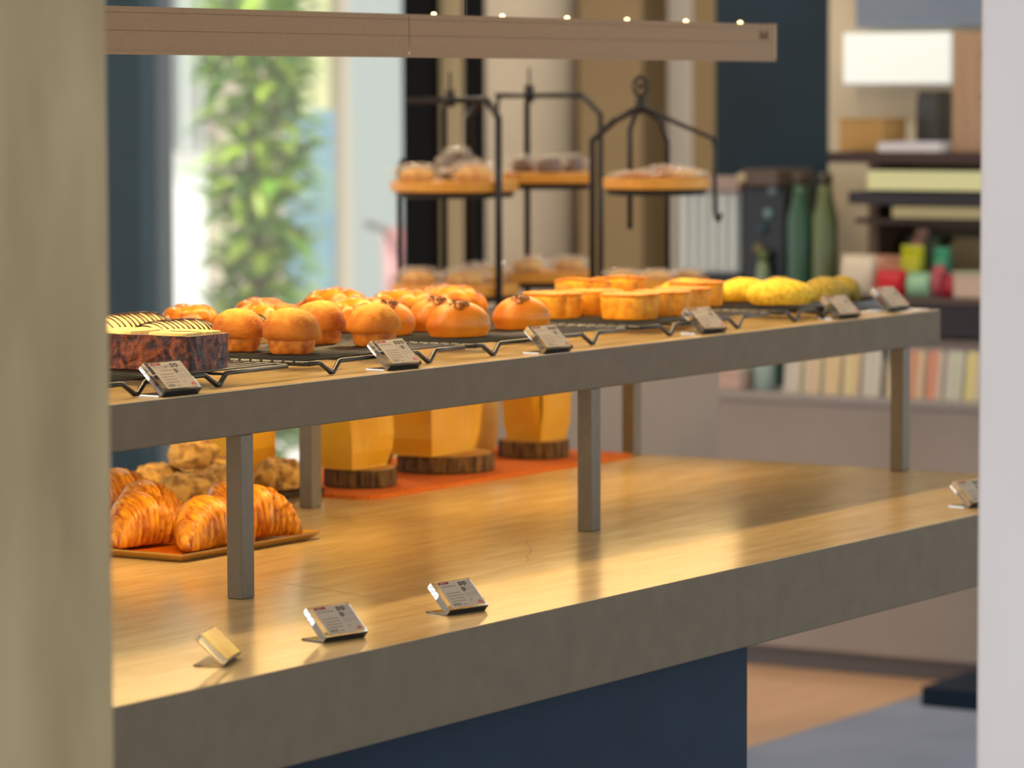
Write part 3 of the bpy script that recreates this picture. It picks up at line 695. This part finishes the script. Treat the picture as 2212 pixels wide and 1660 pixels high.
def bag(label, loc, rz, w_, d_, h_, seed):
    """block-bottom bag, corner of the base towards the room; loc is its near base corner"""
    t = thing('paper_bag', label, 'paper bag', loc, rz, 'kraft paper bags')
    def pt(u, v, face):
        z = .004 + v * h_; k = .90 + .10 * smooth01(0, .10, v); pinch = smooth01(.72, 1, v)
        dd = d_ * k * (1 + .12 * v) * (1 - .72 * pinch); ww = w_ * k * (1 + .22 * v); cx_, cy_ = w_ / 2, d_ / 2
        gus = -.22 * d_ * pinch * (1 - abs(2 * u - 1))
        x, y = {0: (-.5 + u, -.5), 1: (.5, -.5 + u), 2: (.5 - u, .5), 3: (-.5, .5 - u)}[face]
        x *= ww; y *= dd
        if face == 1: x += gus
        if face == 3: x -= gus
        e = 1 if 0 < u < 1 else .35
        c = e * min(1, v * 4) * .030 * fr((x * 11 + face * 3, y * 11, z * 8), 1.0, seed, 1)
        if face in (0, 2): y += c * (1 if face == 2 else -1)
        else: x += c * (1 if face == 1 else -1)
        return Vector((cx_ + x, cy_ + y, z))
    for face, nm in ((0, 'front_panel'), (1, 'gusset'), (2, 'back_panel'), (3, 'gusset')):
        mb = MB(); grid(mb, lambda u, v: pt(u, v, face), 7, 9)
        mb.f = [q for f in mb.f for q in ((f[0], f[1], f[2]), (f[0], f[2], f[3]))]; mb.mi = [0] * len(mb.f)
        o = mb.build(nm, m_kraft, t); sd = o.modifiers.new('paper', 'SOLIDIFY'); sd.thickness = .0006
    b = MB(); q = .05; b.prism([(w_ * q, d_ * q), (w_ * (1 - q), d_ * q), (w_ * (1 - q), d_ * (1 - q)), (w_ * q, d_ * (1 - q))], 0, .005); b.build('base_fold', m_kraft, t)
    b = MB(); b.box(0, w_, d_ * .36, d_ * .64, h_, h_ + .012); b.build('folded_top', m_kraft, t)
    return t
ZL = ZM + .035
bag('kraft paper bag on the left log slice, beside the rear steel post', (5.385, 3.815, ZL), -.04, .115, .085, .25, 1)
bag('wide kraft paper bag on the middle log slice', (5.655, 3.825, ZL), .02, .165, .10, .26, 2)
bag('narrow kraft paper bag on the right log slice', (6.02, 3.815, ZL), -.05, .095, .09, .25, 3)
bag('kraft paper bag standing on the mat behind the left log slice', (5.67, 3.99, ZM), .0, .10, .07, .25, 4)
bag('kraft paper bag on the mat behind the wide one, in its shadow', (6.03, 3.995, ZM), .0, .11, .07, .25, 5)
bag('kraft paper bag behind the nut pastries, seen between the two left posts', (5.335, 4.02, ZM), .05, .10, .09, .28, 6)

# ------------------------------------------------------------------ plinth with three bread stands behind the counter
t = thing('display_plinth', 'plain grey plinth behind the counter carrying the bread stands', 'plinth', (7.05, 4.45, 0), rz=-.9978)
m_gb = mat('grey_laminate', '#9a928c', '#a29a94', rough=.6, scale=3)
b = MB(); b.box(-.40, .37, -.32, .46, .0, 1.0); b.build('body', m_gb, t, bevel=.003)
b = MB(); b.box(-.408, .378, -.328, .468, 1.0, 1.025); b.build('plinth_top', m_gb, t, bevel=.002)
ZP = 1.0255
m_board = mat('board_wood', '#d8922a', '#e4a238', rough=.45, scale=12, stretch=(1, 8, 1), contrast=(.3, .7))
m_stand = mat('stand_iron', '#12100e', rough=.4, spec=.6)
def stand(label, loc, boards, legs, extra):
    t = thing('bread_stand', label, 'stand', loc, group='two-tier wire bread stands')
    for (poly, z) in boards:
        b = MB(); n = len(poly); b.prism(poly, z, z + .024); b.build('board', m_board, t, bevel=.003)
        b = MB(); cx_ = sum(p[0] for p in poly) / n; cy_ = sum(p[1] for p in poly) / n
        b.tube([(cx_ + (x - cx_) * .88, cy_ + (y - cy_) * .88, z - .0075) for x, y in poly] + [(cx_ + (poly[0][0] - cx_) * .88, cy_ + (poly[0][1] - cy_) * .88, z - .0075)], .0065, 8, False)
        b.build('ring', m_stand, t, smooth=True)
        b = MB(); b.box(cx_ - .10, cx_ + .10, cy_ - .012, cy_ + .012, z - .012, z - .001); b.box(cx_ - .012, cx_ + .012, cy_ - .10, cy_ + .10, z - .012, z - .001); b.build('cross_bar', m_stand, t)
    for pts, r in legs:
        b = MB(); b.tube(pts, r, 10); b.build('leg', m_stand, t, smooth=True)
    for nm, pts, r in extra:
        b = MB(); b.tube(pts, r, 8); b.build(nm, m_stand, t, smooth=True)
    return t
def disc(R, n=44, sx=1, sy=1): return [(R * sx * math.cos(2 * PI * k / n), R * sy * math.sin(2 * PI * k / n)) for k in range(n)]
# lateral axis in the room for placing the legs: right = (.54,-.84)
def rp(r, f): return (r * .542 + f * .838, -r * .840 + f * .540)
def lg(r, f, zt, hub, zb=0, k=.055): 
    x, y = rp(r, f); return [(x, y, zb), (x, y, zt - k), (hub[0], hub[1], zt)]
za, zb_, zt_ = .086, .327, .54
# left stand, centre about (7.0, 4.67)
L1 = (7.0, 4.668, ZP)
hub1 = rp(.0, .0)
stand('bread stand at the left with two round boards, black leg in front', L1, [(disc(.146), .094), (disc(.146), .329)],
      [(lg(.100, -.125, .535, rp(.075, -.09), k=.04), .0085), (lg(-.025, .135, .535, rp(-.02, .06), k=.02), .006), (lg(.03, .15, .535, rp(.06, .06), k=.04), .011), (lg(-.13, .10, .40, rp(-.12, .08), k=.02), .0055)],
      [('top_bar', [(*rp(-.11, .06), .535), (*rp(.06, .06), .535), (*rp(.075, -.09), .535)], .0075), ('clamp', [(*rp(-.01, .02), .52), (*rp(-.01, .02), .56)], .011), ('finial', [(*rp(-.01, .02), .56), (*rp(-.01, .02), .60)], .003)])
L2 = (7.31, 4.605, ZP)
rect_ = [rp(x, y) for x, y in ((-.10, -.10), (.085, -.10), (.095, -.09), (.095, .09), (.085, .10), (-.10, .10), (-.11, .09), (-.11, -.09))]
stand('bread stand in the middle with two square boards, further back', L2, [(rect_, .112), (rect_, .342)],
      [(lg(.115, -.05, .545, rp(.075, .0), k=.045), .007), (lg(-.055, .108, .545, rp(-.05, .02), k=.02), .0075), (lg(-.125, .05, .545, rp(-.12, .02), k=.02), .005)],
      [('top_bar', [(*rp(-.13, .0), .545), (*rp(.075, .0), .545)], .006), ('clamp', [(*rp(-.05, .0), .53), (*rp(-.05, .0), .57)], .012), ('finial', [(*rp(-.05, .0), .57), (*rp(-.05, .0), .61)], .003)])
L3 = (7.04, 4.16, ZP)
apx = rp(-.035, 0)
ringpts = [(apx[0] + .016 * math.cos(a) * .542, apx[1] - .016 * math.cos(a) * .84, .565 + .022 * math.sin(a)) for a in [2 * PI * k / 20 for k in range(21)]]
scroll = [(apx[0] + .011 * math.sin(2 * a) * .542, apx[1] - .011 * math.sin(2 * a) * .84, .565 + .018 * math.cos(a)) for a in [2 * PI * k / 24 for k in range(25)]]
x_r, y_r = rp(.122, 0)
stand('bread stand at the right with scroll finial and sloping top arms', L3, [(disc(.118), .118), (disc(.118), .34)],
      [([(*rp(-.14, .05), 0), (*rp(-.14, .05), .445), (*rp(-.09, .03), .49), (*apx, .52)], .0075),
       ([(*rp(-.058, -.0), .25), (*rp(-.058, 0), .47), (*rp(-.045, 0), .505), (*apx, .52)], .006),
       ([(*rp(.03, .13), 0), (*rp(.03, .13), .44), (*rp(.01, .06), .49), (*apx, .52)], .006),
       ([(*rp(.03, -.128), 0), (*rp(.03, -.128), .10)], .006)],
      [('top_arm', [(*apx, .52), (*rp(.06, 0), .478), (*rp(.125, 0), .45), (*rp(.130, 0), .43), (*rp(.130, 0), .29), (*rp(.133, 0), .272), (*rp(.140, 0), .268), (*rp(.144, 0), .285)], .005),
       ('clamp', [(*apx, .505), (*apx, .54)], .012), ('finial', ringpts, .003), ('finial', scroll, .0028)])

m_film = film('cellophane', '#fff6e6', .84, .12)
def packed(kind):
    mm, pr, s2 = {'roll': (mat('wrapped_roll_crust', '#cc861c', '#f0c45c', rough=.45, scale=30, bump=.002, bscale=60), dome(1, .042, 2.1, .84, 14, 0, .34), (.052, .040)), 'brownie': (mat('brownie', '#2b120a', '#5a2a10', rough=.45, scale=30), [(.01, 0), (.95, 0), (1, .006), (1, .034), (.94, .040), (.01, .041)], (.036, .030)),
                  'flat': (m_bun, dome(1, .020, 2.2, .84, 12, 0, .4), (.055, .045)), 'pale': (mat('pale_bun', '#d2a050', '#e8c078', rough=.5, scale=20), dome(1, .026, 2.2, .84, 12, 0, .4), (.045, .038))}[kind]
    def f(label, loc, rz, group):
        t = thing('wrapped_' + {'roll': 'bread_roll', 'brownie': 'brownie', 'flat': 'flat_bread', 'pale': 'pale_bun'}[kind], label, 'bread', loc, rz, group)
        H = max(p[1] for p in pr)
        b = MB(); lathe_bread(b, pr, s2[0], s2[1], .004, 40, 3, 32); b.build('bread', mm, t, smooth=True)
        rings = []; N = 22; K = 26
        for i in range(N + 1):
            u = -1 + 2 * i / N; au = abs(u); fl = smooth01(.62, 1, au)
            ry = s2[1] * 1.18 * ((max(0, 1 - (au / .86) ** 4)) ** .5 if au < .8 else .45) ; ry = ry * (1 - fl) + s2[1] * 1.1 * fl
            hz = H * 1.18 * ((max(0, 1 - (au / .86) ** 3)) ** .5 if au < .8 else .40); hz = hz * (1 - fl) + H * .10 * fl
            ring = []
            for k in range(K):
                a = 2 * PI * k / K; p = Vector((u * s2[0] * 1.55, ry * math.cos(a), max(.0, H * .5 * (1 - fl) + H * .72 * fl + hz * .62 * math.sin(a))))
                p += Vector((.3, 1, 1)) * .006 * fr(p, 70, 8, 3); p.z = max(.0003, p.z); ring.append(p)
            rings.append(ring)
        b = MB(); b.loft(rings); b.build('cellophane_wrap', m_film, t); return t
    return f
def on(L, r, f, z): x, y = rp(r, f); return (L[0] + x, L[1] + y, L[2] + z)
z1l, z1u, z2l, z2u, z3l, z3u = .1185, .3535, .1365, .3665, .1425, .3645
scatter(packed('roll'), [
    ('cellophane-wrapped roll at the left on the upper round board', on(L1, -.085, -.03, z1u), -.6, .78),
    ('cellophane-wrapped roll at the right on the upper round board, behind the black leg', on(L1, .045, -.045, z1u), -.6, .85),
    ('cellophane-wrapped roll at the left on the lower round board', on(L1, -.083, -.015, z1l), -.6, .78),
    ('cellophane-wrapped roll at the centre of the lower round board', on(L1, .022, -.055, z1l), -.7, .82),
    ('cellophane-wrapped roll behind the black leg on the lower round board', on(L1, .065, .065, z1l), -1.0, .92),
    ('cellophane-wrapped roll at the left on the lower square board', on(L2, -.058, -.03, z2l), -.6, .72),
    ('cellophane-wrapped roll at the right on the lower square board', on(L2, .045, .03, z2l), -.6, .68)], 'cellophane-wrapped rolls on the stands')
scatter(packed('brownie'), [
    ('wrapped dark brownie at the left on the upper square board', on(L2, -.062, .03, z2u), -.2, .8),
    ('wrapped dark brownie in the middle on the upper square board', on(L2, -.005, -.045, z2u), -.2, .85),
    ('wrapped dark brownie at the right on the upper square board', on(L2, .048, .04, z2u), -.2, .85),
    ('wrapped dark brownie standing behind the roll at the back of the upper round board', on(L1, .005, .085, z1u), -.9, (.9, .9, 1.5))], 'wrapped brownies')
scatter(packed('flat'), [
    ('flat wrapped bread at the left on the upper board of the right stand', on(L3, -.048, -.045, z3u), -.6, .68),
    ('flat wrapped bread in the middle on the upper board of the right stand', on(L3, .025, .05, z3u), -.5, (.7, .7, 1.1))], 'flat wrapped breads')
scatter(packed('pale'), [
    ('pale wrapped bun at the right end of the upper board of the right stand', on(L3, .062, -.05, z3u), -.6, .66),
    ('pale wrapped bun at the left on the lower board of the right stand', on(L3, -.075, .01, z3l), -.9, .62),
    ('pale wrapped bun in the middle on the lower board of the right stand', on(L3, .0, -.045, z3l), -.9, .68),
    ('pale wrapped bun at the right on the lower board of the right stand', on(L3, .072, .04, z3l), -.9, .62)], 'pale wrapped buns')

# ------------------------------------------------------------------ background: grey sandwich counter and chilled case
t = thing('sandwich_counter', 'grey counter at the back with wrapped sandwiches along its top', 'counter', (8.827, 3.2, 0))
b = MB(); b.box(0, .75, 0, 3.2, .06, .735); b.build('body', m_gb, t, bevel=.004)
b = MB(); b.box(-.012, .76, -.01, 3.21, .735, .757); b.build('worktop', mat('worktop_grey', '#9a9492', rough=.5), t, bevel=.003)
b = MB(); b.box(.03, .72, .02, 3.18, .0, .06); b.build('kick_board', mat('kick_board', '#6a6668', rough=.6), t)
# low navy step in front of it at the right
b = MB(); b.box(0, .30, 0, .62, 0, .05); tag(b.build('floor_step', m_navy, loc=(8.48, 3.60, .0005), bevel=.004), 'low dark blue step on the floor in front of the grey counter', 'step')

cc = thing('chilled_case', 'open chilled display case with lit shelves above the grey counter', 'display case', (9.02, 3.25, .7575))
m_grn = mat('case_green', '#1f4a3c', '#285746', rough=.6, scale=4); m_brn = mat('case_brown', '#3a2420', rough=.5); m_dk = mat('case_dark', '#2c2832', rough=.5)
b = MB(); b.box(.42, .46, 0, 1.60, .0, .64); b.build('back_panel', mat('case_back', '#6e6248', '#7c6f52', rough=.7, scale=3), cc)
b = MB(); b.box(.36, .42, .0, 1.60, 0, .115); b.build('back_panel', m_grn, cc)
b = MB(); b.box(.02, .42, 0, 1.52, .155, .245); b.build('shelf', m_dk, cc)
b = MB(); b.box(-.002, .02, 0, 1.40, .118, .146); b.build('shelf_edge', mat('edge_grey', '#7b7070', rough=.5), cc)
b = MB(); b.box(.0, .42, 0, 1.52, .2455, .262); b.build('shelf', mat('shelf_taupe', '#5a4a42', rough=.5), cc)
b = MB(); b.box(.10, .42, 0, 1.50, .455, .47); b.build('shelf', m_brn, cc)
b = MB(); b.box(.02, .06, 0, 1.42, .552, .604); b.build('light_strip', mat('case_light', '#c8c690', emit='#d8d6a0', estr=.35), cc)
b = MB(); b.box(.06, .42, 0, 1.50, .51, .545); b.build('shelf', m_dk, cc)
b = MB(); b.box(.05, .09, 0, 1.36, .475, .505); b.build('light_strip', mat('case_light_dim', '#a39a72', emit='#a89a70', estr=.22), cc)
b = MB(); b.box(-.02, .46, 0, 1.52, .625, .655); b.build('case_top', m_brn, cc)
b = MB(); b.box(.20, .44, 1.48, 1.51, .262, .625); b.build('side_panel', mat('case_side', '#5b4636', rough=.6), cc)
ZCASE = .7575

def wedge(label, loc, rz, group, cols):
    t = thing('wrapped_sandwich', label, 'sandwich', loc, rz, group); h = .128; w_ = .045; d_ = .12
    for k, (c, a0, a1) in enumerate(((cols[0], 0, .4), (cols[1], .4, .6), (cols[2], .6, 1.0))):
        b = MB(); x0, x1 = -w_ / 2 + w_ * a0, -w_ / 2 + w_ * a1; q = .002 if k == 1 else 0
        poly = [(-.5 * d_ - q, 0), (.5 * d_, 0), (-.5 * d_ + .02 - q, h)]
        b.add([(y, x, z) for x in (x0, x1) for y, z in poly], [(0, 1, 2), (5, 4, 3), (0, 3, 4, 1), (1, 4, 5, 2), (2, 5, 3, 0)])
        b.build(('bread_slice', 'filling', 'bread_slice')[k], mat('sandwich_' + c.strip('#'), c, rough=.6), t)
    b = MB(); b.add([(y, x, z) for x in (-w_ / 2 - .003, w_ / 2 + .003) for y, z in ((-.5 * d_ - .006, 0), (.5 * d_ + .004, 0), (-.5 * d_ + .014, h + .006))], [(0, 1, 2), (5, 4, 3), (0, 3, 4, 1), (1, 4, 5, 2), (2, 5, 3, 0)])
    b.build('clear_pack', film('pack_film', '#ffffff', .85, .1), t); return t
packs = [('#d9cbb0', '#c9c4bc', '#cfc3ae', 'white bread'), ('#e2cf9a', '#d0a890', '#e0cda0', 'pink filling'), ('#e6c98c', '#e0c070', '#e2c894', 'egg filling'), ('#dcc090', '#e0cf60', '#e4d098', 'bright yellow filling'),
         ('#d8d0c4', '#b8c0a8', '#d9cfc0', 'pale lettuce'), ('#e4cf96', '#d8c890', '#e2cc94', 'cheese'), ('#dfc48e', '#c86a28', '#d08a50', 'orange carrot filling'), ('#d0b8a0', '#d8701a', '#d87820', 'bright orange wrapper'), ('#cfcdbc', '#b8c49c', '#d0cdbd', 'cucumber'), ('#d2c4a8', '#e0d060', '#e2d878', 'lemon yellow wrapper')]
ys = [4.815, 4.755, 4.695, 4.635, 4.575, 4.495, 4.438, 4.381, 4.324, 4.267]
for k, ((c0, c1, c2, nm), y) in enumerate(zip(packs, ys)):
    wedge('wrapped sandwich with %s, %s' % (nm, ('leftmost of the row', 'second from the left', 'third from the left', 'fourth from the left', 'just left of the third steel post', 'just right of the third steel post', 'left of the bright orange pack', 'the only bright orange pack', 'right of the bright orange pack', 'at the far right by the white wall')[k]),
          (8.93, y, .7575), .06 if k < 5 else -.05, 'wrapped sandwiches on the grey counter', (c0, c1, c2))
def bottle(name, label, cat, loc, prof, col, cap=None, capz=0, group=None, rough=.3):
    t = thing(name, label, cat, loc, 0, group); b = MB(); b.lathe(prof, 24); b.build('body', mat(name + col.strip('#'), col, rough=rough), t, smooth=True)
    if cap:
        r0 = prof[-1][0]; z0 = prof[-1][1]
        b = MB(); b.lathe([(r0 * 1.1, z0), (r0 * 1.1, z0 + capz)], 20); b.build('cap', mat(name + 'cap' + cap.strip('#'), cap, rough=.4), t, smooth=True)
    return t
bp = [(.03, 0), (.032, .004), (.032, .10), (.012, .13), (.012, .15)]
bottle('juice_bottle', 'pale blue bottle on the grey counter left of the sandwiches', 'bottle', (8.93, 4.93, .7575), bp, '#9fb6b4', '#cfd6d2', .012)
t = thing('green_crate', 'dark green crate standing on the grey counter behind the sandwiches', 'crate', (9.03, 4.935, .7575), .0)
b = MB(); b.box(0, .12, -.09, .09, 0, .008); b.build('bottom', m_grn, t)
for (x0, x1, y0, y1) in ((0, .01, -.09, .09), (.11, .12, -.09, .09), (.01, .11, -.09, -.08), (.01, .11, .08, .09)):
    b = MB(); b.box(x0, x1, y0, y1, .008, .12); b.build('side', m_grn, t)
t = thing('pastry_box', 'low pinkish cream box on the grey counter behind the rear post', 'box', (8.86, 4.97, .7575), .0)
b = MB(); b.box(0, .14, 0, .26, 0, .05); b.build('box_body', mat('box_pink', '#c9a898', '#d6c0ae', rough=.6, scale=4), t, bevel=.004)
b = MB(); b.box(-.004, .144, -.004, .264, .05, .064); b.build('lid', mat('box_cream', '#d8c8b8', rough=.6), t, bevel=.003)

# small packs on the case shelf
ZSH = ZCASE + .2625
def pack(label, y, w_, h_, col, x=9.06, tilt=0, cat='packet', nm='sweet_packet', col2=None, z=None):
    t = thing(nm, label, cat, (x, y, (ZSH if z is None else z)), 0, 'colourful packets on the chilled case', rot=(0, 0, 0))
    rings = []; K = 20
    for i in range(13):
        v = i / 12; th = .028 * math.sin(PI * (.06 + .88 * v)) ** .6
        rings.append([Vector((th * math.copysign(abs(math.cos(a)) ** .7, math.cos(a)), w_ / 2 * math.copysign(abs(math.sin(a)) ** .5, math.sin(a)) - tilt * v * h_, v * h_)) for a in [2 * PI * k / K for k in range(K)]])
    b = MB(); b.loft(rings); b.build('pouch', mat('packet_' + col.strip('#'), col, rough=.3), t, smooth=True)
    b = MB(); b.box(-.004, .004, -w_ * .5 - tilt * h_, w_ * .5 - tilt * h_, h_ - .004, h_ + .010); b.build('seal', mat('packet_' + (col2 or col).strip('#'), col2 or col, rough=.3), t); return t
pack('cream paper packet at the left end of the case shelf', 4.705, .10, .10, '#d8cbb4', cat='packet')
pack('pale peach packet behind the red one', 4.66, .09, .095, '#e0a88c', x=9.16)
pack('bright red packet lying low on the case shelf', 4.60, .085, .062, '#c01020', x=9.05)
pack('bright yellow-green packet on the case shelf', 4.575, .065, .125, '#d2d622', x=9.13)
pack('mint green low packet below the yellow-green one', 4.515, .07, .055, '#8fbf9c', x=9.05)
pack('dark pink small packet between the green ones', 4.46, .035, .075, '#b0505c', x=9.06)
pack('turquoise green tall packet on the case shelf', 4.495, .045, .12, '#48b088', x=9.15)
pack('crimson small packet next to the beige box', 4.42, .035, .055, '#a01830', x=9.05)
pack('long dusty pink packet leaning up behind the yellow-green one', 4.66, .035, .165, '#b08070', x=9.22, tilt=.42)
t = thing('beige_box', 'pale beige box at the right end of the case shelf by the white wall', 'box', (9.03, 4.285, ZSH))
b = MB(); b.box(0, .12, 0, .12, 0, .062); b.build('box_body', mat('box_beige', '#cdb6a4', rough=.6), t, bevel=.003)
b = MB(); b.box(-.003, .123, -.003, .123, .062, .07); b.build('lid', mat('box_mint', '#b9c0a4', rough=.6), t, bevel=.002)
for k, (y, c, lb) in enumerate(((4.50, '#a08a60', 'tan carton standing at the back of the case shelf on the right'), (4.645, '#5d6a4c', 'olive carton standing at the back of the case shelf on the left'))):
    t = thing('tall_carton', lb, 'carton', (9.32, y, ZSH), 0, 'cartons at the back of the case'); b = MB(); b.box(0, .09, -.06, .06, 0, .135); b.build('carton_body', mat('carton' + c.strip('#'), c, rough=.6), t, bevel=.003)
    b = MB(); b.box(.01, .08, -.05, .05, .135, .15); b.build('carton_top', mat('carton' + c.strip('#'), c), t)

# things on top of the case
ZTOP = ZCASE + .6555
t = thing('cardboard_box', 'small golden cardboard box on top of the chilled case', 'box', (9.12, 4.36, ZTOP)); mcb = mat('cardboard', '#b08a4e', '#ba9458', rough=.7, scale=6)
t.location = (9.12, 4.665, ZTOP)
b = MB(); b.box(0, .14, 0, .135, 0, .085); b.build('box_body', mcb, t, bevel=.002)
b = MB(); b.box(-.002, .142, -.002, .137, .085, .090); b.build('lid', mcb, t)
t = thing('paper_stack', 'stack of white paper on top of the chilled case', 'paper', (9.06, 4.46, ZTOP))
b = MB(); b.box(0, .2, 0, .19, 0, .018); b.build('sheets', mat('white_paper', '#e4e4e6', rough=.7), t)
b = MB(); b.box(.003, .197, .003, .186, .018, .026); b.build('sheets', mat('paper_lilac', '#cfcddb', rough=.7), t)
t = thing('wooden_sign_board', 'upright brown wooden board with dark lettering beside the white wall', 'sign', (9.10, 4.255, ZTOP))
b = MB(); b.box(0, .03, -.06, .19, 0, .325); b.build('board', mat('sign_wood', '#a98a6e', '#b39478', rough=.7, scale=8, stretch=(1, 6, .6)), t)
b = MB(); b.box(.03, .09, -.03, .16, 0, .02); b.build('foot', m_brn, t)
b = MB(); rd = random.Random(5)
for k in range(4):
    for j in range(4):
        z = .255 - k * .055 + rd.uniform(-.004, .004); y = .085 + rd.uniform(-.012, .012)
        b.box(-.001, .0002, y - rd.uniform(.004, .014), y + rd.uniform(.004, .014), z + j * .008, z + j * .008 + .0035)
b.build('lettering', mat('letter_ink', '#5a4636', rough=.7), t)
t = thing('dark_canister', 'dark grey upright canister beside the wooden board', 'canister', (9.22, 4.47, ZTOP + .0))
t.location = (9.32, 4.605, ZTOP)
b = MB(); b.box(-.05, .05, -.035, .035, 0, .15); b.build('body', mat('canister', '#3a3a38', rough=.4), t, bevel=.004)
b = MB(); b.box(-.045, .045, -.03, .03, .15, .165); b.build('lid', mat('canister_lid', '#2c2c2c', rough=.4), t)
# wall, white light box and blind above
b = MB(); b.box(9.62, 9.70, 3.2, 5.098, 0, 3.0); struct(b.build('wall_case', mat('case_wall', '#c8bca0', '#d0c4aa', rough=.85, scale=2)))
t = thing('white_light_box', 'white glowing rectangular sign box on the wall above the case', 'sign', (9.60, 4.85, 1.60))
b = MB(); b.box(-.06, .0, -.18, .16, 0, .145); b.build('light_face', mat('light_box', '#e8ece8', emit='#e6eee8', estr=.45), t, bevel=.004)
b = MB(); b.box(-.062, .002, -.182, .162, -.006, -.0005); b.build('frame', mat('light_box_frame', '#b8b6c0', rough=.5), t)
b = MB(); b.box(-.05, .0, -.9, .36, 0, .5); tag(b.build('wall_cabinet', mat('cabinet_blue_grey', '#76869a', '#808ea0', rough=.6, scale=3), loc=(9.61, 4.62, 1.76), bevel=.003), 'blue grey wall cabinet at the top right', 'cabinet')

# navy pillar and the machines in front of it
b = MB(); b.box(9.62, 9.90, 5.10, 5.48, 0, 3.0); tag(struct(b.build('wall_navy', mat('navy_pillar', '#06222f', '#092a3a', rough=.7, scale=3))), 'dark navy pillar behind the machines', 'pillar')
t = thing('drinks_dispenser', 'pale ribbed metal dispenser with beige lid at the foot of the navy pillar', 'dispenser', (9.30, 5.27, .7575))
mp_ = mat('dispenser_steel', '#a9b4b4', '#c2cccc', rough=.35, scale=3)
b = MB(); b.box(-.08, .09, -.10, .12, 0, .30); b.build('base', mat('machine_dark', '#16222c', rough=.4), t, bevel=.004)
b = MB(); b.box(-.08, .09, -.10, .10, .30, .535); b.build('tank', mp_, t, bevel=.01)
for k in range(6):
    b = MB(); b.box(-.092, -.08, -.09 + k * .032, -.074 + k * .032, .31, .525); b.build('rib', mat('rib_white', '#d3dcdc', rough=.4), t)
b = MB(); b.box(-.095, .10, -.105, .115, .535, .575); b.build('lid', mat('lid_beige', '#a38f88', rough=.5), t, bevel=.006)
t = thing('coffee_grinder', 'dark machine with round pale discs in place of bottle glints beside the ribbed dispenser', 'machine', (9.30, 5.09, .7575))
b = MB(); b.box(-.09, .10, -.07, .065, 0, .55); b.build('body', mat('machine_navy', '#0f1c28', rough=.35), t, bevel=.006)
b = MB(); b.box(-.11, .10, -.06, .06, .55, .60); b.build('hopper', mat('hopper_taupe', '#57493f', rough=.4), t, bevel=.008)
for (y, z, c) in ((-.02, .475, '#6f8f98'), (.0, .43, '#2a4454'), (.012, .375, '#6f6c44'), (-.035, .54, '#6a7c86'), (.055, .575, '#b8aa84')):  # pale discs stand in for blurred highlights on bottles
    b = MB(); b.lathe([(.001, 0), (.014, .001), (.016, .006), (.012, .012), (.001, .013)], 16); b.build('glint_disc', mat('glint_disc' + c.strip('#'), c, rough=.3), t, loc=(-.09 if z < .55 else -.11, y, z), rot=(0, -PI / 2, 0), smooth=True)
bp2 = [(.033, 0), (.036, .006), (.036, .46), (.022, .52), (.018, .56)]
bottle('green_bottle', 'tall dark green bottle right of the dark machine', 'bottle', (9.20, 4.965, .7575), bp2, '#355c46', '#4a4030', .03, 'green bottles')
bottle('green_bottle', 'tall olive green bottle next to the case side panel', 'bottle', (9.20, 4.885, .7575), bp2, '#66754a', '#4a4030', .03, 'green bottles')
bottle('glass_jar', 'pale green glass jar in front of the dark machine', 'jar', (9.185, 5.075, .7575), [(.018, 0), (.02, .01), (.02, .30), (.014, .34)], '#7f9070', '#5d6a3c', .03)
